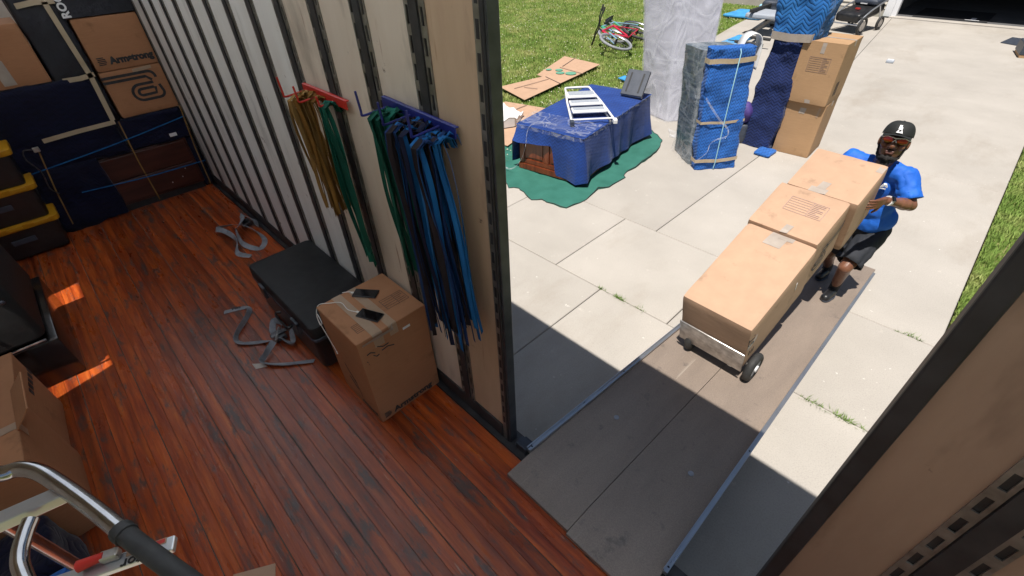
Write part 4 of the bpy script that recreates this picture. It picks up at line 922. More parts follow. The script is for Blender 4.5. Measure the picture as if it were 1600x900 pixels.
MB().box((-.14, -.014, -.012), (.044, .014, .012), frame((.055, -1.402, Z-.014), (.016, .077, 0), (-.077, .016, 0))).build('cross_bar', M['alu'], lad, world=True, bevel=.003)
MB().tube(curve_pts([(.081, -1.413, Z-.012), (.105, -1.425, Z-.014), (.135, -1.437, Z-.02), (.17, -1.44, Z-.03), (.30, -1.43, Z-.06)], 5), .012, 12).build('brace_tube', M['chrome'], lad, world=True, smooth=True)
st = frame((.19, -1.44, Z-.10), (.06, .09, 0), (-.09, .06, 0))
sm_ = frame((.236, -1.343, Z-.04), (.041, .093, 0), (-.093, .041, 0))
rail = MB().box((-.10, -.016, -.012), (.10, .010, .0), sm_).build('step_rail', M['alu'], lad, world=True, bevel=.002)
inv_l = inv_of(rail)
MB().box((.028, -.0005, .0004), (.088, .0095, .0012), sm_).build('sticker', M['card_pale'], rail, world=True)
MB().box((.060, .001, .0014), (.086, .008, .002), sm_).build('sticker_print', M['red_paint'], rail, world=True)
MB().box((.046, .001, .0014), (.054, .008, .002), sm_).build('sticker_print', M['ink'], rail, world=True)
letters('ventor', rail, M['ink'], inv_l @ sm_ @ frame((.088, -.004, .0003), (-1,0,0), (0,-1,0)), width=.066, bold=.002)
MB().box((-.005, -.002, .001), (.022, .014, .018), sm_).build('lock', M['alu_worn'], lad, world=True, bevel=.003)
MB().tube([sm_ @ Vector((-.035, .004, .012)), sm_ @ Vector((.002, .006, .014))], [.010, .007], 10).build('red_lever', M['red_paint'], lad, world=True, smooth=True)

# ================================================================== HAND TRUCK AND ITS THREE CARTONS
# frame: u across, v up along the rails, n out of the load face (towards sky and truck)
A0 = Vector((-.013, 1.438, .400)); th_, ga_ = .295, -.041
U = Vector((math.cos(ga_), math.sin(ga_), 0)); V = Vector((-math.sin(ga_)*math.cos(th_), math.cos(ga_)*math.cos(th_), math.sin(th_))); Nn = U.cross(V)
W_, T1, T2, T3, D1, D2 = .49, .842, 1.334, 1.829, .28, .50
def DP(u, v, n): return A0 + U*u + V*v + Nn*n          # n = 0 load face, n = -D2 the rails
LM = frame(A0, U, V)
def load_box(label, v0, v1, u0, u1, dn, top, mat='card_pale'):
    o = DP((u0+u1)/2, v0, -D2+.02)
    t = thing('loaded_carton', label, 'box', o, LM.to_euler(), 'cartons on the hand truck')
    soft_box('body', (u0, v0+.0035, -D2+.022), (u1, v1-.0035, top), M[mat], t, LM_=LM, seed=v0*5, bulge=.006)
    return t
t = load_box('large carton on the hand truck nearest the truck', 0.004, T1, 0, W_, 0, 0)
L_ = inv_of(t) @ LM
MB().ribbon([LM @ Vector((.235, T1-.14, .0012)), LM @ Vector((.245, T1-.002, .0012))], U, .12, .0008).build('tape', M['tape_grey'], t, world=True)
MB().ribbon([LM @ Vector((.29, T1-.05, .0014)), LM @ Vector((.29, T1-.002, .0014))], U, .10, .0008).build('tape', M['tape_grey'], t, world=True)
letters('ST.', t, M['ink'], L_ @ frame((W_+.0008, .035, -.20), (0,0,1), (0,-1,0)) @ Matrix.Translation((0, -.03, 0)), width=.10)
for i in range(3): MB().box((W_+.0002, .04+i*.022, -.34), (W_+.001, .05+i*.022, -.28), LM).build('printed_line', M['ink'], t, world=True)
MB().ribbon([LM @ Vector((W_+.001, .012, -.22)), LM @ Vector((W_+.001, .10, -.16))], Nn, .05, .0008).build('tape', M['tape_grey'], t, world=True)
letters('l', t, M['white_ink'], L_ @ frame((W_+.0008, T1-.25, -.2), (0,1,0), (0,0,1)), width=.01)
t = load_box('middle carton on the hand truck with a printed address panel', T1+.002, T2, -.012, W_-.012, 0, .016)
L_ = inv_of(t) @ LM
printed_panel(t, L_ @ frame((.13, T1+.215, .0186), (1,0,0), (0,1,0)), .26, .15, 'ink_violet', 6, .6, 9, .0022)
MB().ribbon([LM @ Vector((.245, T1+.004, .0192)), LM @ Vector((.255, T1+.085, .0192))], U, .05, .0008).build('tape', M['tape_grey'], t, world=True)
sd = L_ @ frame((W_-.0072, T1+.10, -.30), (0,0,1), (0,-1,0))
paperclip_logo(t, L_ @ frame((W_-.0072, T1+.115, -.235), (0,1,0), (0,0,1)) @ Matrix.Rotation(0, 4, 'Z'), .20, 'ink', .07, -.3)
for n0 in (-.13, -.165): MB().ribbon([LM @ Vector((W_-.0070, T1+.12, n0)), LM @ Vector((W_-.0070, T2-.03, n0))], Nn, .014, .0008).build('printed_line', M['ink'], t, world=True)
t = load_box('topmost carton on the hand truck held by the man', T2+.002, T3, .02, W_+.03, 0, .006)
MB().ribbon([LM @ Vector((.235, T2+.003, .0072)), LM @ Vector((.24, T2+.055, .0072))], U, .12, .0008).build('tape', M['tape_grey'], t, world=True)
MB().ribbon([LM @ Vector((.245, T2+.05, .0076)), LM @ Vector((.255, T2+.13, .0076))], U, .06, .0008).build('tape', M['tape_grey'], t, world=True)
MB().ribbon([LM @ Vector((.49, T3-.11, .0072)), LM @ Vector((.495, T3-.04, .0072))], U, .045, .0008).build('tape', M['tape_grey'], t, world=True)
ht = thing('hand_truck', 'silver hand truck tilted back on the ramp under three cartons', 'hand truck', DP(W_/2, 0, -D2))
toe = MB().box((.0, -.012, -D2-.005), (W_, .0, -D1), LM).build('toe_plate', M['alu_worn'], ht, world=True, bevel=.005, smooth=True)
for u in (.09, W_-.09):
    MB().box((u-.015, .0, -D2-.035), (u+.015, 1.42, -D2+.015), LM).build('rail', M['alu'], ht, world=True, bevel=.004)
for v in (.12, .48, .84, 1.2):
    MB().box((.105, v-.02, -D2-.026), (W_-.105, v+.02, -D2+.008), LM).build('cross_bar', M['alu'], ht, world=True, bevel=.003)
MB().tube(curve_pts([DP(.09, 1.42, -D2-.01), DP(.09, 1.52, -D2-.05), DP(.14, 1.58, -D2-.09), DP(W_-.14, 1.58, -D2-.09), DP(W_-.09, 1.52, -D2-.05), DP(W_-.09, 1.42, -D2-.01)], 6), .015, 10).build('handle', M['alu'], ht, world=True, smooth=True)
wy = 1.66; wr = .115; wc0 = Vector((0, wy, rz_(wy)+wr*math.sqrt(1+SL*SL)+.001))
for x, nm in ((.075, 0), (.522, 1)):
    c0 = Vector((x, wy - math.sin(ga_)*0, wc0.z)); tr = MB().torus(c0, U, wr-.029, .029, 36, 10, 1.0).build('tyre', M['tyre_grey'] if False else M['rubber'], ht, world=True, smooth=True, angle=0)
    rings = []
    mb = MB()
    mb.tube([c0-U*.024, c0+U*.022], .066, 24); mb.build('rim', M['step_grey'], tr, world=True, bevel=0)
    MB().tube([c0-U*.028, c0+U*.034], .026, 14).build('hub', M['white_plastic'], tr, world=True)
MB().tube([Vector((.05, wy, wc0.z)), Vector((.52, wy, wc0.z))], .009, 8).build('axle', M['alu_worn'], ht, world=True)
for u in (.09, W_-.09): MB().tube([DP(u, .16, -D2-.02), Vector((DP(u, 0, 0).x, wy, wc0.z))], .012, 8).build('axle_bracket', M['alu'], ht, world=True)

# ================================================================== THINGS ON THE DRIVEWAY
# ---- chest under a blue pad, standing on a green pad
CH = Vector((-3.42, 4.78, G)); ca = R(9.0)
gp = []
outline = [(-4.62, 3.9), (-4.05, 3.42), (-3.46, 3.10), (-3.38, 3.17), (-3.30, 3.16), (-2.96, 3.04), (-2.86, 3.14), (-2.76, 3.13), (-2.46, 3.20), (-2.42, 3.55), (-2.48, 3.9), (-2.40, 4.05), (-2.42, 4.45), (-2.50, 4.55), (-2.50, 5.1), (-2.58, 5.6), (-2.74, 5.98), (-3.1, 6.25), (-3.9, 6.2), (-4.4, 5.6), (-4.66, 4.6)]
def pad_sheet(name, outline, z, mat, hem, parent=None, amp=.018, th=.007, seed=1.0, cen=None):
    oo = [Vector((x, y, 0)) for x, y in outline]; ol = []
    for p_, q_ in zip(oo, oo[1:]+oo[:1]):
        k_ = max(2, int((q_-p_).length/.09)); ol += [p_.lerp(q_, j_/k_) + Vector((nz(p_.x+j_*.3, p_.y, j_*.4, 1.3, seed), nz(p_.y+j_*.3, p_.x, j_*.4, 1.3, seed+4), 0))*.030 for j_ in range(k_)]
    n = len(ol)
    c = cen or sum(ol, Vector())/n; rings = []
    for k in range(13):
        f = k/12; rg = []
        for i, p in enumerate(ol):
            q = c + (p-c)*f; w = abs(fbm(q.x, q.y, 0, 2.2, seed))*amp*1.6*(.3+f) + (.016*max(0, nz(i*.35, seed, 0))*f**5) + (.004 if f < 1 else -.002)
            rg.append(Vector((q.x, q.y, z+th+w)))
        rings.append(rg)
    mb = MB(); mb.loft(rings[1:], cap=False); b = len(mb.v); mb.v.append(Vector((c.x, c.y, z+th))); mb.f += [(b, (i+1) % n, i) for i in range(n)]
    o = mb.build(name, mat, parent, smooth=True, angle=0)
    edge = MB(); e1 = [q+Vector((0,0,.003)) for q in rings[-1]]; edge.tube(e1, .0045, 6, closed=True); edge.build('hem', hem, o, smooth=True)
    low = MB(); low.loft([[Vector((q.x, q.y, z+.001)) for q in rings[-1]], rings[-1]], cap=False); low.build('edge', mat, o, smooth=True)
    return o
gb = pad_sheet('green_pad', outline, G, M['green_pad'], M['pad_hem'], seed=2.0); tag(gb, 'green moving pad spread on the driveway under the covered chest', 'blanket')
chest = thing('chest', 'cherry wood chest standing on the green pad, mostly covered', 'chest', (CH.x, CH.y, G+.03), (0, 0, ca))
cw, cl, chh = 1.02, 2.12, .66
MB().box((-cw/2, -cl/2, .10), (cw/2, cl/2, chh-.03)).build('carcass', M['cherry'], chest, bevel=.01)
MB().box((-cw/2-.02, -cl/2-.025, .0), (cw/2+.02, cl/2+.025, .098)).build('plinth', M['cherry'], chest, bevel=.012)
MB().box((-cw/2-.02, -cl/2-.02, chh-.03), (cw/2+.02, cl/2+.02, chh)).build('top', M['cherry'], chest, bevel=.01)
y_ = -cl/2
for x0, x1, z0, z1 in ((-cw/2, -cw/2+.08, .105, .62), (-cw/2+.085, cw/2-.085, .105, .17), (-.09, .0, .172, .62), (cw/2-.08, cw/2, .105, .62)):
    MB().box((x0, y_-.018, z0), (x1, y_-.001, z1)).build('stile', M['cherry'], chest, bevel=.005)
for x0, x1 in ((-cw/2+.11, -.115), (.03, cw/2-.11)): MB().box((x0, y_-.012, .20), (x1, y_-.001, .60)).build('raised_panel', M['cherry'], chest, bevel=.01)
# blue cover: a sheet over the top and down the sides
cov = thing('blue_cover', 'royal blue moving pad draped over the wooden chest', 'blanket', (CH.x, CH.y, G+.03), (0, 0, ca))
def perim(w, l, n):
    out = []
    per = 2*(w+l)
    for i in range(n):
        s_ = per*i/n
        if s_ < w: out.append((-w/2+s_, -l/2, 0, -1, 0))
        elif s_ < w+l: out.append((w/2, -l/2+s_-w, 1, 0, 1))
        elif s_ < 2*w+l: out.append((w/2-(s_-w-l), l/2, 0, 1, 2))
        else: out.append((-w/2, l/2-(s_-2*w-l), -1, 0, 3))
    return out
n_ = 260; pr = perim(cw+.05, cl+.05, n_); rings = []; rowsN = 14
for k in range(rowsN+1):
    f = k/rowsN; rg = []
    for i, (x, y, nx, ny, side) in enumerate(pr):
        if side == 0:
            u = (x+cw/2)/cw
            drop = .20 + .05*u + .02*math.sin(u*9) if u < .60 else .635
            if .56 < u < .62: drop = .24 + (u-.56)/.06*.395
        elif side == 1: drop = .61 + .02*math.sin(y*3.1)
        else: drop = .60
        corner = min(1.0, min(abs(abs(x)-(cw+.05)/2) if side in (0, 2) else 1, abs(abs(y)-(cl+.05)/2) if side in (1, 3) else 1)/.22); corner = 1-corner
        s_ = i/n_*2*(cw+cl)
        fold = (.018*math.sin(s_*13+2.2*math.sin(s_*3)) + .03*nz(s_*2.5, f, 0, 1, 5.0))*f + .075*corner*f**1.3 + .025*f
        fold += .030*max(0, math.sin(s_*4.1+1))*f**2 + .012
        z = chh+.012-drop*f + .004*nz(s_*6, f*4, 2)
        rg.append(Vector((x+nx*fold, y+ny*fold, max(.012, z))))
    rings.append(rg)
mb = MB(); mb.loft(rings, cap=False)
skirt = mb.build('skirt', M['quilt_cab'], cov, smooth=True, angle=0)
gx, gy = 26, 50; vv = []; ff = []
for j in range(gy+1):
    for i in range(gx+1):
        x = (cw+.085)*(i/gx-.5); y = (cl+.085)*(j/gy-.5); e = min(1, min(i, gx-i, 2*j if False else j, gy-j)/2)
        vv.append((x, y, chh+.010+.012*e*(1+fbm(x, y, 0, 3, 3.0)*.6)))
for j in range(gy):
    for i in range(gx): a = j*(gx+1)+i; ff.append((a, a+1, a+gx+2, a+gx+1))
MB().add(vv, ff).build('top_sheet', M['quilt_cab'], cov, smooth=True, angle=0)
# clear film over the cover's near end and its free end hanging down
fl = thing('stretch_film', 'band of clear stretch film round the covered chest with a loose tail', 'film', (CH.x, CH.y, G+.03), (0, 0, ca))
rings = []
for k in range(5):
    f = k/4; rings.append([Vector((x+nx*(.040+.012*math.sin(i*.7)), y+ny*(.040+.012*math.sin(i*.7)), chh+.035-.055*f-.015*math.sin(i*.05))) for i, (x, y, nx, ny, sd_) in enumerate(pr)])
MB().loft(rings, cap=False).build('band', M['film_clear'], fl, smooth=True, angle=0)
vv = []; ff = []
for j in range(9):
    for i in range(11): vv.append(((cw+.1)*(i/10-.5), -cl/2-.03+.5*j/8, chh+.042+.018*abs(nz(i*.7, j*.9, 0))))
for j in range(8):
    for i in range(10): a = j*11+i; ff.append((a, a+1, a+12, a+11))
MB().add(vv, ff).build('top_film', M['film_clear'], fl, smooth=True, angle=0)
MB().ribbon(curve_pts([(.05, -cl/2+.1, chh+.06), (-.20, -cl/2+.04, chh+.07), (-.32, -cl/2-.06, chh+.0), (-.35, -cl/2-.10, .40), (-.42, -cl/2-.13, .18), (-.55, -cl/2-.22, .05), (-.95, -cl/2-.10, .045)], 6), Vector((.4, .1, .9)), .028, .003).build('tail', M['film'], fl, smooth=True, angle=0)
# step stool lying on the chest
sc_, ss_ = math.cos(ca), math.sin(ca)
def chest_pt(x, y, z): return Vector((CH.x+sc_*x-ss_*y, CH.y+ss_*x+sc_*y, G+.03+z))
stool = thing('step_stool', 'folded white three step stool lying on the blue covered chest', 'step stool', (-3.48, 4.76, G+.03+chh+.055), (R(1), R(0), R(48))); stool.scale = (1.12, 1.34, 1.12)
Ls, ws = 1.02, .46
for s_ in (-1, 1):
    MB().tube([(s_*ws*.40, Ls*.40, .03), (s_*ws*.5, 0, .03), (s_*ws*.58, -Ls*.55, .03)], .015, 10).build('side_rail', M['white_plastic'], stool, smooth=True)
    MB().tube([(s_*ws*.44, Ls*.34, -.005), (s_*ws*.50, -Ls*.5, -.005)], .012, 8).build('rear_leg', M['alu'], stool, smooth=True)
    MB().box((s_*ws*.58-.025, -Ls*.60, .0), (s_*ws*.58+.025, -Ls*.53, .05)).build('foot', M['slate'] if s_ < 0 else M['white_plastic'], stool, bevel=.006)
MB().tube(curve_pts([(-ws*.40, Ls*.40, .03), (-ws*.38, Ls*.49, .03), (-ws*.30, Ls*.52, .03), (ws*.30, Ls*.52, .03), (ws*.38, Ls*.49, .03), (ws*.40, Ls*.40, .03)], 5), .015, 10).build('handle', M['white_plastic'], stool, smooth=True)
MB().tube([(-ws*.57, -Ls*.50, .03), (ws*.57, -Ls*.50, .03)], .012, 8).build('base_bar', M['white_plastic'], stool, smooth=True)
for y0, d in ((.12, .20), (-.13, .15), (-.36, .15)):
    w2 = ws*(.42 + .10*(.2-y0))
    st_ = MB().box((-w2, y0, .035), (w2, y0+d, .06)).build('step', M['white_plastic'], stool, bevel=.008)
    MB().box((-w2+.02, y0+.055, .0605), (w2-.02, y0+d-.015, .064)).build('tread', M['step_grey'], st_)
dev = thing('tv_mount', 'dark slate metal plate box resting on the far corner of the covered chest', 'mount', chest_pt(.36, .86, chh+.20), (R(52), 0, R(10)))
MB().box((-.18, -.2, .0), (.18, .2, .05)).build('box', M['slate'], dev, bevel=.008)
for x in (-.1, .1):
    MB().box((x-.012, -.15, .0505), (x+.012, .15, .056)).build('slot_rail', M['blackp'], dev)
MB().box((-.18, -.207, .0), (.18, -.2005, .03)).build('lip', M['alu'], dev)

# ---- tower in stretch film
tw = thing('wrapped_mattress', 'tall pale furniture tower wrapped in clear stretch film', 'furniture', (-3.4, 7.0, G))
def quad_loft(name, base, top, h, mat, parent, rows_=28, per=22, amp=.03, seed=0.0, out=0.0, closed_top=True, foldf=6, flare=0.0):
    rings = []
    for k in range(rows_+1):
        f = k/rows_; rg = []; cen = sum((Vector((*q, 0)) for q in base), Vector())/4
        q4 = [Vector((*b, 0)).lerp(Vector((*t_, 0)), f) for b, t_ in zip(base, top)]; c = sum(q4, Vector())/4
        for i in range(4):
            a, b = q4[i], q4[(i+1) % 4]; d = (b-a).normalized(); nrm = Vector((d.y, -d.x, 0))
            for j in range(per):
                s_ = j/per; p = a.lerp(b, s_); edge = min(s_, 1-s_)*2
                rnd = -.02*(1-min(1, edge*6))**2
                w = fbm(p.x, p.y, f*h, foldf, seed)*amp + out + rnd + flare*max(0, .12-f)/.12*(.6+.4*math.sin(j*2.1+i))
                rg.append(p + nrm*w + Vector((0, 0, G+.006+f*h+ .01*nz(p.x, p.y, f, 5, seed))))
        rings.append(rg)
    mb = MB(); mb.loft(rings, cap=False)
    n = 4*per; b = len(mb.v); c = sum(rings[-1], Vector())/n; inner = [c.lerp(q, .9)+Vector((0,0,.008)) for q in rings[-1]]; mb.v += inner; mb.v.append(c+Vector((0,0,.012+.01*amp)))
    o = (rows_)*n
    mb.f += [(o+i, o+(i+1) % n, b+(i+1) % n, b+i) for i in range(n)] + [(b+i, b+(i+1) % n, b+n) for i in range(n)]
    return mb.build(name, mat, parent, world=True, smooth=True, angle=R(60))
tb_ = [(-3.80, 6.98), (-3.16, 6.80), (-2.72, 7.25), (-3.36, 7.46)]; tt_ = [(-4.10, 6.95), (-3.42, 7.0), (-2.95, 7.60), (-3.62, 7.66)]
quad_loft('core', tb_, tt_, 2.15, M['wrap_core'], tw, amp=.015, seed=1.0, out=-.02)
quad_loft('film', tb_, tt_, 2.16, M['film'], tw, amp=.020, seed=4.0, out=.012, foldf=5, flare=.05)
# ---- pair of wrapped pieces with tan tape and blue cord
F0 = Vector((-1.80, 5.32, 0)); u_ = Vector((.64, .77, 0)).normalized(); v_ = Vector((-.77, .64, 0)).normalized()
def UV(u, v, z, H=1.6):
    f = z/H; return F0 + u_*(u-.06*f) + v_*(v+.14*f) + Vector((0, 0, G+z))
bp = thing('wrapped_shelf', 'upright piece wrapped in bright blue pad with tan tape bands', 'furniture', (F0.x, F0.y, G))
def q2(u, v): p = F0+u_*u+v_*v; return (p.x, p.y)
def q2t(u, v, H): p = UV(u, v, H, 1.6); return (p.x, p.y)
quad_loft('pad', [q2(0, .17), q2(0, 0), q2(.60, 0), q2(.60, .17)], [q2t(0, .17, 1.6), q2t(0, 0, 1.6), q2t(.60, 0, 1.6), q2t(.60, .17, 1.6)], 1.6, M['quilt'], bp, rows_=40, amp=.03, seed=6.0, foldf=5)
for z, w_ in ((1.46, .062), (.68, .035), (.14, .05)):
    mb = MB()
    for dz in ((0,) if z > 1 else (0, )):
        pts = [UV(-.012, .15, z+dz-.01), UV(-.014, -.008, z+dz), UV(.12, -.024, z+dz+.006), UV(.3, -.026, z+dz-.004), UV(.48, -.024, z+dz+.008), UV(.612, -.008, z+dz+.015), UV(.612, .15, z+dz)]
        mb.ribbon(pts, (0,0,1), w_, .003)
    mb.build('tape', M['tape_tan'], bp, world=True)
MB().tube([UV(.37, -.0, 1.615), UV(.37, -.04, 1.56), UV(.335, -.042, 1.1), UV(.30, -.045, .62), UV(.275, -.04, .12), UV(.27, -.02, .02)], .007, 6).build('cord', M['cyan_pad'], bp, world=True, smooth=True)
MB().ribbon(curve_pts([UV(.0, -.035, 1.02), UV(.07, -.05, .92), UV(.24, -.055, .72), UV(.365, -.06, .60), UV(.37, -.06, .50), UV(.23, -.055, .46), UV(.15, -.05, .40), UV(.12, -.05, .28), UV(-.01, -.045, .17)], 5), Vector((.35, .1, .9)), .03, .003).build('film_tail', M['film'], bp, world=True, smooth=True, angle=0)
pw_ = thing('wrapped_dresser', 'stack of grey pads under stretch film behind the blue piece', 'furniture', (-2.2, 5.85, G))
qb = [q2(-.02, .80), q2(-.02, .20), q2(.55, .20), q2(.55, .80)]; qt = [q2t(-.10, .66, 1.55), q2t(-.02, .20, 1.55), q2t(.55, .20, 1.55), q2t(.5, .66, 1.55)]
quad_loft('pads', qb, qt, 1.54, M['under_film'], pw_, rows_=40, amp=.014, seed=7.0, foldf=5)
quad_loft('film', qb, qt, 1.555, M['film_clear'], pw_, rows_=40, amp=.016, seed=8.0, out=.02, foldf=5, flare=.06)
pb = MB().ribbon(curve_pts([UV(.46, .20, 1.58), UV(.52, .19, 1.70), UV(.64, .19, 1.73), UV(.72, .20, 1.62), UV(.70, .20, 1.30)], 6), u_.cross(Vector((0,0,1))), .16, .012).build('foam_strip', M['white_plastic'], smooth=True, angle=0); tag(pb, 'white foam strip bent over the top of the blue wrapped piece', 'foam')
sc = pad_sheet('plastic_litter', [(-2.9, 6.45), (-2.72, 6.2), (-2.55, 6.25), (-2.5, 6.42), (-2.7, 6.5)], G, M['film'], M['film'], amp=.05, th=.004); tag(sc, 'crumpled scrap of clear film on the concrete by the towers', 'film')
pp = thing('purple_pillow', 'round purple cushion behind the blue wrapped piece', 'cushion', (-1.86, 6.75, G), (0, 0, R(30)))
lumpy('cushion', (-.15, -.12, .30), (.15, .12, .62), 'purple', pp, .03, 4, 3.0, 10, world=False, r=.14); lumpy('base', (-.13, -.10, .0), (.13, .10, .31), 'slate', pp, .01, 4, 3.0, 6, world=False, r=.04)
# ---- navy wrapped long piece
nv = thing('wrapped_headboard', 'tall piece in navy pad with a brighter blue quilted top and tan tape', 'furniture', (-1.5, 6.85, G))
nb = [(-1.90, 7.0), (-1.84, 6.76), (-1.30, 6.66), (-1.27, 6.95)]; nt_ = [(-1.74, 7.05), (-1.72, 6.80), (-1.20, 6.76), (-1.2, 7.05)]
quad_loft('navy_pad', nb, nt_, 1.62, M['quilt_navy'], nv, rows_=36, amp=.035, seed=9.0, foldf=4)
nb2 = [(-1.82, 7.08), (-1.78, 6.78), (-1.18, 6.72), (-1.14, 7.08)]; nt2 = [(-1.86, 7.16), (-1.84, 6.80), (-1.14, 6.78), (-1.10, 7.16)]
o = quad_loft('blue_pad', nb2, nt2, .72, M['quilt_bright'], nv, rows_=24, amp=.035, seed=11.0, foldf=4)
for v in o.data.vertices: v.co.z += 1.56
MB().ribbon([(-1.80, 6.90, G+1.60), (-1.765, 6.76, G+1.58), (-1.5, 6.715, G+1.575), (-1.22, 6.69, G+1.60), (-1.16, 6.86, G+1.62)], (0,0,1), .10, .003).build('tape', M['tape_grey'], nv, world=True)
lumpy('pad_tail', (-1.42, 6.42, G+.004), (-1.18, 6.72, G+.05), 'quilt', nv, .02, 6, 3.0, 6, r=.02)
# ---- two stacked cartons on the driveway
t = carton('driveway_carton', 'lower plain brown carton of the pair on the driveway', (.52, .62, .775), (-1.03, 7.10, G), (0, 0, R(3)), 'card', 'cartons stacked on the driveway', seam='x', tape='tape_grey')
MB().ribbon([(-.02, -.3112, .70), (-.03, -.3112, .62)], (1,0,0), .08, .0008).build('tape', M['tape_grey'], t); MB().ribbon([(.19, -.3112, .74), (.18, -.3112, .60)], (1,0,0), .03, .0008).build('tape', M['tape_pale'] if 'tape_pale' in M else M['tape'], t)
t = carton('driveway_carton', 'upper brown carton with a printed panel, on top of the pair', (.55, .66, .80), (-1.04, 7.06, G+.777), (0, 0, R(1)), 'card', 'cartons stacked on the driveway', seam='x', tape='tape_grey')
printed_panel(t, frame((-.13, -.3306, .42), (1,0,0), (0,0,1)), .27, .19, 'ink_soft', 7, .62, 10, .005)
MB().ribbon([(.0, -.3312, .79), (.0, -.3312, .66)], (1,0,0), .05, .0008).build('tape', M['tape_grey'], t); MB().ribbon([(.02, -.3312, .06), (.03, -.3312, .01)], (1,0,0), .07, .0008).build('tape', M['tape_grey'], t)
for i in range(4): MB().box((.2752, -.20+i*.035, .12), (.2762, -.185+i*.035, .30)).build('printed_line', M['ink'], t)

# ---- flattened cartons on the lawn
def flat_card(name, label, poly, z, slots=(), prints=(), group='flattened cartons'):
    c = sum((Vector((x, y, 0)) for x, y in poly), Vector())/len(poly); t = thing(name, label, 'cardboard', (c.x, c.y, z), (0,0,0), group)
    n = len(poly); top = [Vector((x, y, z+.012+.02*nz(x, y, 0, 2))) for x, y in poly]
    MB().loft([[q-Vector((0,0,.008)) for q in top], top]).build('sheet', M['card_pale'], t, world=True)
    for a, b in slots:
        MB().ribbon([(a[0], a[1], z+.022), (b[0], b[1], z+.022)], Vector((-(b[1]-a[1]), b[0]-a[0], 0)), .018, .003).build('crease', M['ink_soft'], t, world=True)
    for x, y, r_ in prints: MB().disc((x, y, z+.0235), r_, 14, h=.001).disc((x-.22, y-.12, z+.0235), r_*.8, 12, h=.001).build('green_print', M['ink_green'], t, world=True)
    return t
flat_card('flat_carton', 'flattened carton with green prints lying on the lawn', [(-6.90, 6.20), (-5.87, 5.92), (-6.02, 7.0), (-6.16, 8.0), (-6.31, 9.01), (-7.53, 9.12), (-7.10, 7.9), (-6.92, 7.42), (-6.74, 7.40), (-6.78, 7.05)], G+.05, [((-6.64, 7.4), (-6.02, 7.2)), ((-6.9, 8.2), (-6.1, 8.1)), ((-6.55, 6.3), (-6.45, 7.3)), ((-6.45, 6.5), (-6.15, 6.6)), ((-6.9, 8.3), (-7.2, 9.2))], [(-6.35, 7.95, .13), (-6.75, 8.0, .09)])
flat_card('flat_carton', 'flattened carton beside the covered chest with white film on it', [(-6.1, 3.9), (-4.45, 4.05), (-4.7, 4.9), (-5.15, 5.85), (-6.1, 5.6)], G+.05, [((-5.5, 4.0), (-5.6, 5.7))])
o = pad_sheet('film_heap', [(-5.9, 4.1), (-5.2, 4.25), (-4.95, 4.7), (-5.2, 5.2), (-5.8, 5.25)], G+.075, M['white_plastic'], M['white_plastic'], amp=.16, th=.02, seed=6); tag(o, 'crumpled white plastic heap on the flat carton at the door edge', 'film')
o = pad_sheet('blue_scrap', [(-5.35, 8.4), (-5.05, 8.3), (-4.98, 8.5), (-5.3, 8.6)], G+.03, M['sky_pad'], M['sky_pad'], amp=.02, th=.01, seed=3); tag(o, 'small blue cloth scrap on the lawn behind the chest', 'cloth')

